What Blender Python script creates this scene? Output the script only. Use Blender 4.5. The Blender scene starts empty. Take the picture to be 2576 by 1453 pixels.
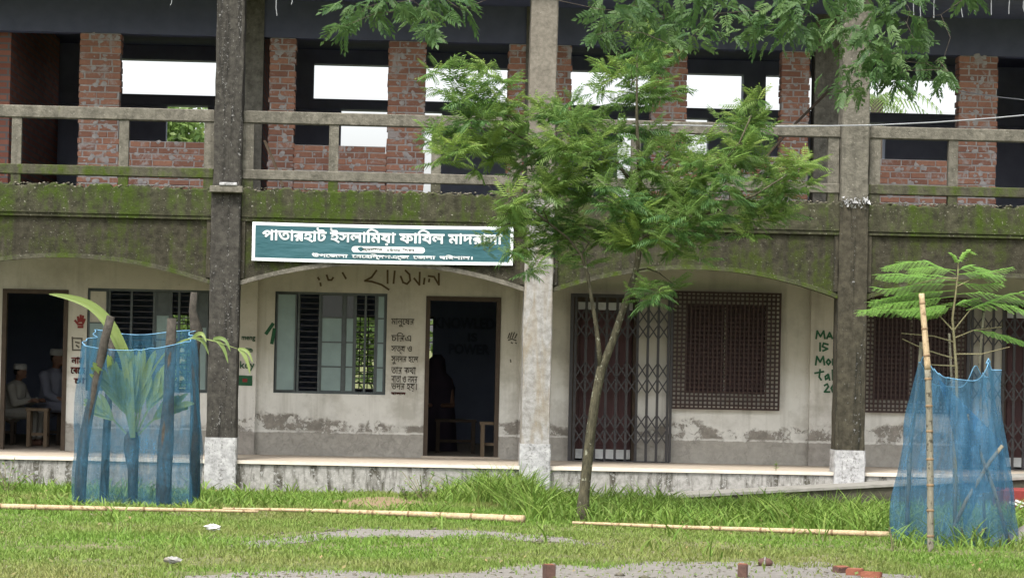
import bpy, bmesh, math, random
import numpy as np
from mathutils import Vector, Matrix
from mathutils.geometry import tessellate_polygon
random.seed(7); rng = np.random.default_rng(7)
SC = bpy.context.scene; COL = SC.collection
R_ = math.radians
# ---------------------------------------------------------------- camera
F, CX, CY = 7218.0, 1288.0, 726.5            # focal length and centre in pixels of a 2576 x 1453 view
YAW, PITCH, ROLL, DIST, EYE = 2.3, 1.21, 1.24, 34.4, 1.757
CAMR = Matrix.Rotation(R_(-YAW), 3, 'Z') @ Matrix.Rotation(R_(90 + PITCH), 3, 'X') @ Matrix.Rotation(R_(ROLL), 3, 'Z')
CAMP = Vector((0, -DIST, EYE))
cd = bpy.data.cameras.new('camera'); cam = bpy.data.objects.new('camera', cd); COL.objects.link(cam)
cd.sensor_width = 36; cd.lens = F / 2576 * 36; cd.clip_end = 9000
cam.matrix_world = Matrix.Translation(CAMP) @ CAMR.to_4x4()
SC.camera = cam
def ray(x, y): return CAMR @ Vector(((x - CX) / F, -(y - CY) / F, -1))
def P(x, y, Y=0.0):
    d = ray(x, y); return CAMP + d * ((Y + DIST) / d.y)
def G(x, y, z=0.0):
    d = ray(x, y); return CAMP + d * ((z - EYE) / d.z)
# ---------------------------------------------------------------- world, sun, exposure
SUN_EL, SUN_AZ = 58, 205       # degrees; azimuth the light comes from, clockwise from +Y
w = bpy.data.worlds.new('World'); SC.world = w; w.use_nodes = True
nt = w.node_tree; bg = nt.nodes['Background']
sky = nt.nodes.new('ShaderNodeTexSky'); sky.sky_type = 'NISHITA'; sky.sun_disc = False
sky.sun_elevation = R_(SUN_EL); sky.sun_rotation = R_(SUN_AZ); sky.air_density = 1.0; sky.dust_density = 4.0; sky.ozone_density = 1.0
hs = nt.nodes.new('ShaderNodeHueSaturation'); hs.inputs['Saturation'].default_value = 0.22
nt.links.new(sky.outputs[0], hs.inputs['Color']); nt.links.new(hs.outputs[0], bg.inputs[0]); bg.inputs[1].default_value = 0.15
sl = bpy.data.lights.new('sun', 'SUN'); sl.energy = 1.5; sl.angle = R_(14); sl.color = (1, .95, .87)
so = bpy.data.objects.new('sun', sl); COL.objects.link(so)
az, el = R_(SUN_AZ), R_(SUN_EL)
sd = Vector((math.sin(az) * math.cos(el), math.cos(az) * math.cos(el), math.sin(el)))
so.rotation_euler = sd.to_track_quat('Z', 'Y').to_euler(); so.location = sd * 60
SC.view_settings.view_transform = 'Standard'; SC.view_settings.look = 'None'
SC.view_settings.exposure = 1.35; SC.view_settings.gamma = 1
SC.view_settings.use_curve_mapping = False

# ---------------------------------------------------------------- shader helper
class S:
    def __init__(s, name, rough=.9, spec=.25):
        s.mat = bpy.data.materials.new(name); s.mat.use_nodes = True
        s.t = s.mat.node_tree; s.b = s.t.nodes['Principled BSDF']; s.out = s.t.nodes['Material Output']
        s.b.inputs['Roughness'].default_value = rough; s.b.inputs['Specular IOR Level'].default_value = spec
    def put(s, sock, v):
        if v is None: return
        if isinstance(v, bpy.types.NodeSocket): s.t.links.new(v, sock)
        elif isinstance(v, (tuple, list)) and len(v) == 3 and sock.type == 'RGBA': sock.default_value = (*v, 1)
        else: sock.default_value = v
    def n(s, t): return s.t.nodes.new(t)
    def pos(s): return s.n('ShaderNodeNewGeometry').outputs['Position']
    def isl(s): return s.n('ShaderNodeNewGeometry').outputs['Random Per Island']
    def orand(s): return s.n('ShaderNodeObjectInfo').outputs['Random']
    def sc(s, v, scale):
        m = s.n('ShaderNodeMapping'); s.put(m.inputs[0], v); m.inputs['Scale'].default_value = scale; return m.outputs[0]
    def noise(s, scale, detail=4, rough=.6, vec=None, dist=0):
        n = s.n('ShaderNodeTexNoise'); n.inputs['Scale'].default_value = scale; n.inputs['Detail'].default_value = detail
        n.inputs['Roughness'].default_value = rough; n.inputs['Distortion'].default_value = dist
        s.put(n.inputs['Vector'], vec if vec is not None else s.pos()); return n.outputs['Fac']
    def thr(s, v, a, b, lo=0., hi=1.):
        m = s.n('ShaderNodeMapRange'); m.clamp = True; s.put(m.inputs[0], v)
        for i, q in enumerate((a, b, lo, hi)): s.put(m.inputs[i + 1], q)
        return m.outputs[0]
    def m(s, op, a, b=0.):
        m = s.n('ShaderNodeMath'); m.operation = op; s.put(m.inputs[0], a); s.put(m.inputs[1], b); return m.outputs[0]
    def mix(s, f, a, b):
        m = s.n('ShaderNodeMix'); m.data_type = 'RGBA'; s.put(m.inputs[0], f); s.put(m.inputs[6], a); s.put(m.inputs[7], b); return m.outputs[2]
    def z(s, i=2):
        x = s.n('ShaderNodeSeparateXYZ'); s.put(x.inputs[0], s.pos()); return x.outputs[i]
    def col(s, c): s.put(s.b.inputs['Base Color'], c); return s
    def bump(s, h, strength=.4, dist=.01):
        b = s.n('ShaderNodeBump'); b.inputs['Strength'].default_value = strength; b.inputs['Distance'].default_value = dist
        s.put(b.inputs['Height'], h); s.put(s.b.inputs['Normal'], b.outputs[0]); return s
    def translucent(s, color, fac):
        t = s.n('ShaderNodeBsdfTranslucent'); s.put(t.inputs[0], color); x = s.n('ShaderNodeMixShader'); x.inputs[0].default_value = fac
        s.t.links.new(s.b.outputs[0], x.inputs[1]); s.t.links.new(t.outputs[0], x.inputs[2]); s.t.links.new(x.outputs[0], s.out.inputs[0]); return s
M = {}
def simple(name, c, c2=None, scale=8, rough=.85, spec=.25, bump=0):
    s = S(name, rough, spec); n = s.noise(scale, 5)
    s.col(s.mix(s.thr(n, .3, .7), c, c2 or tuple(x * .8 for x in c)))
    if bump: s.bump(s.noise(scale * 4, 5), bump)
    M[name] = s.mat
# mossy concrete of the beams
def mossy(name, grey, dark, moss, amount, speck=.5):
    s = S(name, .95, .15); p = s.pos()
    n1 = s.noise(1.3, 6, .65); n2 = s.noise(11, 7, .7); st = s.noise(1, 5, .6, s.sc(p, (9, 9, .7)))
    c = s.mix(s.thr(n2, .35, .62), dark, grey)
    c = s.mix(s.m('MULTIPLY', s.thr(s.noise(1, 5, .6, s.sc(p, (5, 5, .4)), 1.0), .45, .68), .6), c, tuple(x * .38 for x in grey))
    k = s.m('ADD', s.m('ADD', s.m('MULTIPLY', n1, .50), s.m('MULTIPLY', st, .40)), s.m('MULTIPLY', n2, .25))
    mm = s.thr(k, amount, amount + .12)
    c = s.mix(s.m('MULTIPLY', mm, s.thr(n2, .3, .55, .45, 1)), c, s.mix(s.noise(24, 3), tuple(x * .55 for x in moss), tuple(x * 1.35 for x in moss)))
    n3 = s.noise(38, 4, .6); c = s.mix(s.m('MULTIPLY', s.thr(n3, .64, .70), speck), c, (.42, .40, .34))
    s.col(c).bump(s.m('ADD', n2, s.m('MULTIPLY', n3, .5)), .7, .02); M[name] = s.mat
mossy('moss_beam', (.072, .069, .044), (.026, .026, .016), (.042, .064, .010), .525)
mossy('moss_arch', (.060, .055, .038), (.024, .022, .015), (.040, .053, .012), .55, .3)
mossy('rail_concrete', (.175, .162, .132), (.085, .080, .064), (.055, .065, .018), .66, .4)
mossy('rail_mossy', (.095, .09, .064), (.045, .043, .030), (.050, .072, .012), .53, .3)
def column_mat(name, base, dark, peel, pk, streak=(.3, .22, .1), sk=.99, ss=(11, 11, .9), sw=.06):
    s = S(name, .93, .15); p = s.pos()
    n2 = s.noise(14, 7, .7); st = s.noise(1, 6, .65, s.sc(p, ss), .6); n4 = s.noise(34, 6, .7)
    c = s.mix(s.thr(n2, .35, .65), dark, base)
    c = s.mix(s.thr(st, sk, sk + sw), c, streak)
    pm = s.m('MULTIPLY', s.thr(s.m('ADD', s.m('MULTIPLY', n4, .7), s.m('MULTIPLY', st, .35)), pk, pk + .06), .62)
    c = s.mix(pm, c, peel)
    s.col(c).bump(s.m('ADD', n2, s.m('MULTIPLY', pm, .5)), .6, .015); M[name] = s.mat
column_mat('column_dark', (.072, .067, .057), (.028, .026, .023), (.36, .35, .34), .60, (.018, .017, .015), .50, (13, 13, .8), .14)
column_mat('column_pale', (.35, .345, .335), (.19, .18, .165), (.46, .46, .47), .64, (.225, .185, .125), .45, (6, 6, 1.0), .22)
column_mat('column_dark_green', (.074, .066, .047), (.032, .029, .021), (.36, .36, .36), .62, (.020, .019, .014), .50, (12, 12, .9), .14)
column_mat('column_brown', (.20, .18, .15), (.12, .108, .088), (.40, .38, .35), .66)
column_mat('whitewash', (.46, .46, .46), (.25, .25, .25), (.10, .095, .085), .56)
column_mat('plinth_face', (.36, .35, .33), (.21, .205, .19), (.50, .50, .49), .585, (.07, .065, .052), .495, (8, 8, 1.5), .13)
def plaster(name, up, lo, dado):
    s = S(name, .92, .15); z = s.z(); n1 = s.noise(2.2, 6, .65); n2 = s.noise(9, 7, .7); n3 = s.noise(30, 4)
    st = s.noise(1, 5, .6, s.sc(s.pos(), (7, 7, .5)))
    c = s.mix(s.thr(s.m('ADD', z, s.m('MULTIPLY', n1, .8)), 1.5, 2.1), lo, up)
    c = s.mix(s.m('MULTIPLY', s.thr(n1, .47, .68), .6), c, tuple(x * .66 for x in up))
    c = s.mix(s.m('MULTIPLY', s.thr(st, .52, .72), .45), c, tuple(x * .52 for x in up))
    c = s.mix(s.m('MULTIPLY', s.thr(n3, .66, .7), .5), c, tuple(x * .4 for x in up))
    big = s.noise(.75, 3, .5, s.sc(s.pos(), (1, 1, .3))); fine = s.noise(13, 8, .8, None, .6)
    zz = s.m('ADD', s.m('ADD', z, s.m('MULTIPLY', s.m('SUBTRACT', n2, .5), .22)), s.m('MULTIPLY', s.m('SUBTRACT', big, .5), .75))
    damp = s.thr(zz, 1.2, .7, 0, .55); c = s.mix(s.m('MULTIPLY', damp, s.thr(s.noise(4, 6, .7), .35, .7)), c, tuple(x * .55 for x in lo))
    pl = s.m('MULTIPLY', s.thr(zz, .82, .78), s.thr(s.m('ADD', s.m('MULTIPLY', fine, .55), s.m('MULTIPLY', s.noise(3.2, 5, .6), .55)), .525, .555))
    c = s.mix(s.m('MULTIPLY', pl, .85), c, s.mix(s.thr(n2, .4, .6), (.13, .115, .095), (.23, .205, .175)))
    dd = s.thr(s.m('ADD', z, s.m('MULTIPLY', s.m('SUBTRACT', n2, .5), .04)), .655, .645)
    c = s.mix(dd, c, s.mix(s.thr(n2, .35, .65), tuple(x * .75 for x in dado), dado))
    ln_ = s.m('MULTIPLY', s.m('MULTIPLY', s.thr(s.m('ADD', z, s.m('MULTIPLY', s.m('SUBTRACT', n2, .5), .04)), .652, .657), s.thr(s.m('ADD', z, s.m('MULTIPLY', s.m('SUBTRACT', n2, .5), .05)), .685, .675)), s.thr(n1, .4, .5)); c = s.mix(s.m('MULTIPLY', ln_, .7), c, lo)
    s.col(c).bump(s.m('SUBTRACT', s.m('MULTIPLY', n2, .5), pl), .5, .01); M[name] = s.mat
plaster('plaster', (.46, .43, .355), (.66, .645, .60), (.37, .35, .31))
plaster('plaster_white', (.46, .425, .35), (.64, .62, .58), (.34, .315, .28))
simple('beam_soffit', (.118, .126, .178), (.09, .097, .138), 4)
simple('interior_wall', (.30, .34, .45), (.24, .28, .38), 3)
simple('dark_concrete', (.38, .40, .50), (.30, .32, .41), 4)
simple('floor_cement', (.42, .36, .29), (.33, .28, .22), 5)
simple('nosing_cement', (.66, .61, .52), (.54, .49, .42), 7)
simple('mortar', (.42, .39, .36), (.30, .28, .26), 20, .95, .1, .6)
simple('steel_dark', (.030, .029, .032), (.045, .041, .041), 14, .55, .4)
simple('grille_paint', (.024, .012, .010), (.042, .020, .014), 16, .6, .35)
simple('maroon_wood', (.085, .038, .037), (.058, .028, .030), 5, .6, .3)
simple('shutter_wood', (.070, .036, .038), (.055, .028, .031), 5, .6, .3)
simple('shutter_paint', (.24, .32, .31), (.19, .25, .245), 4, .6, .3)
simple('window_steel', (.085, .10, .10), (.06, .07, .07), 12, .55, .35)
simple('dark_glass', (.03, .035, .045), (.04, .045, .055), 3, .15, .5)
simple('white_paint', (.74, .75, .74), (.62, .63, .62), 9)
simple('black_paint', (.05, .045, .036), (.13, .115, .09), 30)
simple('brown_paint', (.075, .05, .028), (.12, .085, .05), 12)
simple('green_paint', (.018, .075, .035), (.03, .10, .05), 25)
simple('red_paint', (.22, .035, .03), (.15, .03, .028), 25)
simple('wall_letter', (.17, .20, .28), (.20, .23, .31), 6)
simple('banner_white', (.80, .84, .84), (.72, .78, .78), 5, .5, .3)
simple('wood_pale', (.24, .18, .12), (.18, .13, .085), 9)
simple('wood_dark', (.075, .055, .04), (.05, .038, .028), 9)
simple('stake_wood', (.085, .075, .062), (.035, .032, .028), 22, .95, .1, .8)
simple('skin', (.20, .11, .075), (.17, .095, .065), 8, .6)
simple('kurta_cloth', (.33, .32, .28), (.26, .25, .22), 6)
simple('cap_cloth', (.44, .44, .42), (.36, .36, .34), 9)
simple('kurta_blue', (.22, .23, .28), (.17, .18, .23), 6)
simple('veil_cloth', (.035, .03, .045), (.05, .035, .05), 6)
simple('hair', (.012, .01, .009), None, 6)
simple('wire_grey', (.30, .31, .32), (.22, .23, .24), 10)
simple('paper', (.78, .78, .76), (.6, .6, .58), 20)
simple('rubble', (.20, .18, .15), (.07, .07, .04), 12, .95, .1, .6)
simple('sand', (.225, .21, .19), (.16, .15, .135), 10, .97, .1, .7)
simple('bare_soil', (.27, .20, .125), (.19, .14, .085), 9, .97, .1, .7)
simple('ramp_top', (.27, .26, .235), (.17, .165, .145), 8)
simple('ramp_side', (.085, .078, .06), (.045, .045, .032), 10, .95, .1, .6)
# banner cloth
s = S('banner_cloth', .5, .35); n = s.noise(3, 4)
s.col(s.mix(n, (.022, .080, .095), (.034, .110, .128))).bump(s.noise(1, 3, .5, s.sc(s.pos(), (2.5, 2.5, 9))), .35, .05); M['banner_cloth'] = s.mat
# brick
s = S('brick_clay', .93, .15); r = s.m('FRACT', s.m('ADD', s.orand(), s.isl())); n2 = s.noise(16, 6, .7); n3 = s.noise(5.5, 6, .7, None, .5)
c = s.mix(r, (.24, .118, .080), (.385, .195, .125)); c = s.mix(s.m('MULTIPLY', s.thr(n2, .4, .75), .55), c, (.17, .085, .065))
c = s.mix(s.m('MULTIPLY', s.thr(n3, .53, .62), .85), c, (.37, .34, .315)); s.col(c).bump(n2, .7, .01); M['brick_clay'] = s.mat
# receding brick partition
s = S('brick_partition', .95, .1); bt = s.n('ShaderNodeTexBrick')
cmb = s.n('ShaderNodeCombineXYZ'); s.put(cmb.inputs[0], s.m('ADD', s.z(1), s.z(0))); s.put(cmb.inputs[1], s.z(2)); s.put(bt.inputs['Vector'], cmb.outputs[0])
bt.inputs['Scale'].default_value = 1; bt.inputs['Brick Width'].default_value = .25; bt.inputs['Row Height'].default_value = .081; bt.inputs['Mortar Size'].default_value = .012
for k, cc in (('Color1', (.22, .085, .06)), ('Color2', (.30, .13, .09)), ('Mortar', (.14, .13, .125))): bt.inputs[k].default_value = (*cc, 1)
s.col(bt.outputs[0]).bump(bt.outputs['Fac'], -.6, .02); M['brick_partition'] = s.mat
# leaves
def leafmat(name, a, b, young, yk, tr=.38, rough=.5):
    s = S(name, rough, .35); at = s.n('ShaderNodeAttribute'); at.attribute_name = 'tint'
    c = s.mix(s.isl(), a, b); c = s.mix(s.m('MULTIPLY', at.outputs['Fac'], yk), c, young)
    s.col(c); s.translucent(s.mix(.5, c, tuple(min(1, x * 2.2) for x in b)), tr); M[name] = s.mat
leafmat('neem_leaf', (.044, .112, .036), (.115, .215, .060), (.33, .42, .085), 1., .46)
leafmat('canopy_leaf', (.028, .074, .024), (.072, .135, .042), (.17, .24, .09), .8)
leafmat('poinciana_leaf', (.10, .235, .045), (.16, .31, .06), (.26, .38, .08), .6)
leafmat('coconut_leaf', (.12, .19, .055), (.21, .29, .085), (.32, .38, .13), .6)
leafmat('weed_leaf', (.07, .16, .03), (.13, .24, .05), (.3, .36, .1), .5)
leafmat('back_leaf', (.07, .13, .04), (.15, .23, .06), (.34, .40, .11), .6)
leafmat('litter_leaf', (.08, .15, .03), (.16, .22, .06), (.34, .24, .12), 1.)
s = S('grass_blade', .6, .25); at = s.n('ShaderNodeAttribute'); at.attribute_name = 'tint'
c = s.mix(s.isl(), (.090, .178, .024), (.185, .295, .050)); c = s.mix(s.m('MULTIPLY', at.outputs['Fac'], .8), c, (.25, .225, .09))
s.col(c); s.translucent(c, .3); M['grass_blade'] = s.mat
s = S('lawn_soil', .97, .1); c = s.mix(s.thr(s.noise(1.1, 6), .4, .65), (.085, .11, .030), (.175, .16, .095))
s.col(c).bump(s.noise(25, 5), .6, .02); M['lawn_soil'] = s.mat
def bark(name, a, b, spot, k):
    s = S(name, .95, .1); n = s.noise(1, 6, .7, s.sc(s.pos(), (26, 26, 9))); c = s.mix(s.thr(n, .35, .65), a, b)
    c = s.mix(s.m('MULTIPLY', s.thr(s.noise(17, 4), k, k + .05), .85), c, spot); s.col(c).bump(n, .8, .02); M[name] = s.mat
bark('neem_bark', (.038, .036, .025), (.105, .095, .062), (.26, .26, .20), .60)
bark('sapling_bark', (.16, .14, .08), (.24, .22, .13), (.3, .3, .2), .7)
bark('canopy_bark', (.06, .05, .04), (.12, .10, .08), (.2, .2, .18), .7)
bark('bamboo_dry', (.36, .265, .155), (.50, .39, .25), (.20, .14, .08), .60)
bark('bamboo_grey', (.15, .14, .105), (.24, .22, .17), (.045, .04, .03), .57)
simple('bamboo_node', (.26, .18, .10), (.15, .10, .06), 20)
# blue net: fine weave, partly air; creases and doubled cloth are denser
def net_mat(name, a, b, lo, hi):
    s = S(name, .75, .2); p = s.pos(); n = s.noise(2.6, 6, .65, None, .8)
    cr = s.noise(1, 5, .65, s.sc(p, (16, 16, 3.2)), 1.2); fib = s.noise(1, 3, .6, s.sc(p, (120, 120, 14))); ho = s.noise(1, 3, .6, s.sc(p, (9, 9, 70)))
    k = s.m('ADD', s.m('ADD', s.m('MULTIPLY', n, .35), s.m('MULTIPLY', cr, .45)), s.m('ADD', s.m('MULTIPLY', fib, .16), s.m('MULTIPLY', ho, .14)))
    c = s.mix(s.thr(k, .4, .72), a, b); s.col(c); s.bump(cr, .5, .03)
    tl = s.n('ShaderNodeBsdfTranslucent'); s.put(tl.inputs[0], c); x1 = s.n('ShaderNodeMixShader'); x1.inputs[0].default_value = .4
    s.t.links.new(s.b.outputs[0], x1.inputs[1]); s.t.links.new(tl.outputs[0], x1.inputs[2])
    tr = s.n('ShaderNodeBsdfTransparent'); x2 = s.n('ShaderNodeMixShader'); s.put(x2.inputs[0], s.thr(k, .42, .70, lo, hi))
    s.t.links.new(tr.outputs[0], x2.inputs[1]); s.t.links.new(x1.outputs[0], x2.inputs[2]); s.t.links.new(x2.outputs[0], s.out.inputs[0]); M[name] = s.mat
net_mat('blue_net', (.032, .120, .185), (.080, .220, .350), .20, .68)
net_mat('blue_net_pale', (.048, .145, .225), (.105, .25, .40), .28, .74)
net_mat('blue_net_dense', (.035, .13, .26), (.075, .24, .44), .5, .85)
simple('net_cord', (.13, .30, .48), (.18, .36, .52), 9)

# ---------------------------------------------------------------- object helpers
def tag(o, label=None, cat=None, group=None, kind=None):
    for k, v in (('label', label), ('category', cat), ('group', group), ('kind', kind)):
        if v: o[k] = v
    return o
def adopt(o, parent):
    o.parent = parent
    o.matrix_parent_inverse = Matrix.Translation(-parent.location)     # parts keep world coordinates
def empty(name, loc, label, cat, group=None):
    o = bpy.data.objects.new(name, None); COL.objects.link(o); o.location = loc; o.empty_display_size = .2
    return tag(o, label, cat, group)
def obj(name, me, mat, parent=None):
    o = bpy.data.objects.new(name, me); COL.objects.link(o)
    if mat and not me.materials: me.materials.append(M[mat])
    if parent is not None: adopt(o, parent)
    return o
class MB:
    def __init__(s): s.v = []; s.f = []
    def face(s, pts):
        i = len(s.v); s.v += [tuple(p) for p in pts]; s.f.append(tuple(range(i, i + len(pts)))); return s
    def box(s, x0, x1, y0, y1, z0, z1, j=0):
        i = len(s.v)
        for z in (z0, z1):
            for (x, y) in ((x0, y0), (x1, y0), (x1, y1), (x0, y1)):
                s.v.append((x + random.uniform(-j, j), y + random.uniform(-j, j), z + random.uniform(-j, j)))
        for f in ((0, 3, 2, 1), (4, 5, 6, 7), (0, 1, 5, 4), (1, 2, 6, 5), (2, 3, 7, 6), (3, 0, 4, 7)): s.f.append(tuple(i + k for k in f))
        return s
    def tube(s, pts, rad, n=8, cap=True, jit=0):
        pts = [Vector(p) for p in pts]; i0 = len(s.v)
        if not isinstance(rad, (list, tuple)): rad = [rad] * len(pts)
        up = None
        for k, p in enumerate(pts):
            d = (pts[min(k + 1, len(pts) - 1)] - pts[max(k - 1, 0)]).normalized()
            a = Vector((0, 0, 1)) if abs(d.z) < .9 else Vector((1, 0, 0))
            if up is None: u = d.cross(a).normalized()
            else: u = (up - d * up.dot(d)).normalized()
            up = u; v = d.cross(u)
            for q in range(n):
                t = 2 * math.pi * q / n; r = rad[k] * (1 + random.uniform(-jit, jit)); s.v.append(tuple(p + u * math.cos(t) * r + v * math.sin(t) * r))
        for k in range(len(pts) - 1):
            for q in range(n):
                a = i0 + k * n + q; b = i0 + k * n + (q + 1) % n; s.f.append((a, b, b + n, a + n))
        if cap:
            s.f.append(tuple(i0 + q for q in range(n - 1, -1, -1))); e = i0 + (len(pts) - 1) * n; s.f.append(tuple(e + q for q in range(n)))
        return s
    def build(s, name, mat, parent=None, smooth=False, kind=None, recalc=True):
        me = bpy.data.meshes.new(name); me.from_pydata(s.v, [], s.f)
        if recalc:
            bm = bmesh.new(); bm.from_mesh(me); bmesh.ops.recalc_face_normals(bm, faces=bm.faces); bm.to_mesh(me); bm.free()
        if smooth: me.polygons.foreach_set('use_smooth', [True] * len(me.polygons))
        me.update(); o = obj(name, me, mat, parent)
        if kind: o['kind'] = kind
        return o
def tri_mesh(name, V, T, mat, parent=None, tint=None, kind=None):
    V = np.asarray(V, np.float32); T = np.asarray(T, np.int32)
    me = bpy.data.meshes.new(name); me.vertices.add(len(V)); me.vertices.foreach_set('co', V.ravel())
    me.loops.add(T.size); me.loops.foreach_set('vertex_index', T.ravel()); me.polygons.add(len(T))
    me.polygons.foreach_set('loop_start', np.arange(0, T.size, 3, dtype=np.int32))
    if tint is not None:
        a = me.attributes.new('tint', 'FLOAT', 'POINT'); a.data.foreach_set('value', np.asarray(tint, np.float32))
    me.update(calc_edges=True); me.validate()
    o = obj(name, me, mat, parent)
    if kind: o['kind'] = kind
    return o
def box(name, mat, parent, x0, x1, y0, y1, z0, z1, bevel=0):
    o = MB().box(x0, x1, y0, y1, z0, z1).build(name, mat, parent)
    if bevel:
        bm = bmesh.new(); bm.from_mesh(o.data); bmesh.ops.bevel(bm, geom=bm.edges[:], offset=bevel, segments=1, affect='EDGES'); bm.to_mesh(o.data); bm.free()
    return o
def wall_holes(X0, X1, Z0, Z1, holes, Y0, Y1):
    mb = MB(); xs = sorted({X0, X1, *[h[0] for h in holes], *[h[1] for h in holes]}); zs = sorted({Z0, Z1, *[h[2] for h in holes], *[h[3] for h in holes]})
    xs = [x for x in xs if X0 <= x <= X1]; zs = [z for z in zs if Z0 <= z <= Z1]
    nx, nz = len(xs) - 1, len(zs) - 1
    def solid(i, k):
        if i < 0 or k < 0 or i >= nx or k >= nz: return False
        cx, cz = (xs[i] + xs[i + 1]) / 2, (zs[k] + zs[k + 1]) / 2
        return not any(h[0] < cx < h[1] and h[2] < cz < h[3] for h in holes)
    for i in range(nx):
        for k in range(nz):
            if not solid(i, k): continue
            a, b, c, d = xs[i], xs[i + 1], zs[k], zs[k + 1]
            mb.face([(a, Y0, c), (b, Y0, c), (b, Y0, d), (a, Y0, d)]); mb.face([(b, Y1, c), (a, Y1, c), (a, Y1, d), (b, Y1, d)])
            if not solid(i - 1, k): mb.face([(a, Y1, c), (a, Y0, c), (a, Y0, d), (a, Y1, d)])
            if not solid(i + 1, k): mb.face([(b, Y0, c), (b, Y1, c), (b, Y1, d), (b, Y0, d)])
            if not solid(i, k - 1): mb.face([(a, Y1, c), (b, Y1, c), (b, Y0, c), (a, Y0, c)])
            if not solid(i, k + 1): mb.face([(a, Y0, d), (b, Y0, d), (b, Y1, d), (a, Y1, d)])
    return mb
def sx(x, y, Y): return P(x, y, Y).x
def sz(x, y, Y): return P(x, y, Y).z
def prect(x0, y0, x1, y1, Y): return sx(x0, (y0 + y1) / 2, Y), sx(x1, (y0 + y1) / 2, Y), sz((x0 + x1) / 2, y1, Y), sz((x0 + x1) / 2, y0, Y)
# lettering: contours of a font text, filled one by one
def contours(body):
    c = bpy.data.curves.new('lettering', 'FONT'); c.body = body; c.size = 1; c.resolution_u = 3
    o = bpy.data.objects.new('lettering', c); COL.objects.link(o); bpy.context.view_layer.update()
    dg = bpy.context.evaluated_depsgraph_get(); oe = o.evaluated_get(dg); cu = oe.to_curve(dg); res = []
    for sp in cu.splines:
        pts = []
        bp = sp.bezier_points; n = len(bp)
        for i in range(n):
            a, b = bp[i], bp[(i + 1) % n]
            for t in (0, .34, .67):
                q = (1 - t) ** 3 * a.co + 3 * (1 - t) ** 2 * t * a.handle_right + 3 * (1 - t) * t * t * b.handle_left + t ** 3 * b.co
                if not pts or (Vector(pts[-1]) - q.xy).length > 1e-4: pts.append((q.x, q.y))
        if len(pts) > 2: res.append(pts)
    oe.to_curve_clear(); bpy.data.objects.remove(o); bpy.data.curves.remove(c); return res
def area(p): return .5 * sum(p[i][0] * p[(i + 1) % len(p)][1] - p[(i + 1) % len(p)][0] * p[i][1] for i in range(len(p)))
def inside(q, p):
    r = False
    for i in range(len(p)):
        a, b = p[i], p[i - 1]
        if (a[1] > q[1]) != (b[1] > q[1]) and q[0] < (b[0] - a[0]) * (q[1] - a[1]) / (b[1] - a[1]) + a[0]: r = not r
    return r
def lettering(name, body, mat, parent, fx, W=None, Hh=None, bold=0):
    """fx maps (u, v, k) to a 3-D point, u in 0..W, v in 0..Hh (metres), k a small step outwards"""
    cs = contours(body); xs = [p[0] for c in cs for p in c]; ys = [p[1] for c in cs for p in c]
    x0, x1, y0, y1 = min(xs), max(xs), min(ys), max(ys)
    kx = (W / (x1 - x0)) if W else Hh / (y1 - y0); ky = (Hh / (y1 - y0)) if Hh else kx
    cs = [[((p[0] - x0) * kx, (p[1] - y0) * ky) for p in c] for c in cs]
    sg = 1 if area(max(cs, key=lambda c: abs(area(c)))) > 0 else -1
    outer = [c for c in cs if area(c) * sg > 0]; hole = [c for c in cs if area(c) * sg <= 0]
    mb = MB()
    for k, c in enumerate(outer):
        loops = [c] + [h for h in hole if inside(h[0], c) and abs(area(h)) < abs(area(c))]
        flat = [p for l in loops for p in l]; kk = .0004 * (k % 7)
        try: tr = tessellate_polygon([[Vector((p[0], p[1], 0)) for p in l] for l in loops])
        except Exception: continue
        i = len(mb.v); mb.v += [tuple(fx(p[0], p[1], kk)) for p in flat]; mb.f += [tuple(i + q for q in t) for t in tr]
        if bold:
            for l in loops:
                for a, b in zip(l, l[1:] + l[:1]):
                    d = Vector((b[0] - a[0], b[1] - a[1])); L = d.length
                    if L < 1e-6: continue
                    nn = Vector((-d.y, d.x)) / L * bold; e = d / L * bold * .6
                    mb.face([fx(a[0] - e.x + nn.x, a[1] - e.y + nn.y, kk + .003), fx(b[0] + e.x + nn.x, b[1] + e.y + nn.y, kk + .003), fx(b[0] + e.x - nn.x, b[1] + e.y - nn.y, kk + .003), fx(a[0] - e.x - nn.x, a[1] - e.y - nn.y, kk + .003)])
    return mb.build(name, mat, parent, recalc=False)
def strokes(name, mat, parent, lines, Y, wd):
    mb = MB()
    for k, l in enumerate(lines):
        pts = [P(x, y, Y) for x, y in l]
        for i in range(len(pts) - 1):
            a, b = pts[i], pts[i + 1]; d = (b - a).normalized(); nn = Vector((-d.z, 0, d.x)) * wd; e = d * wd * .7; o = Vector((0, -.0005 * ((k + i) % 5), 0))
            mb.face([a - e + nn + o, b + e + nn + o, b + e - nn + o, a - e - nn + o])
    return mb.build(name, mat, parent, recalc=False)

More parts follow.
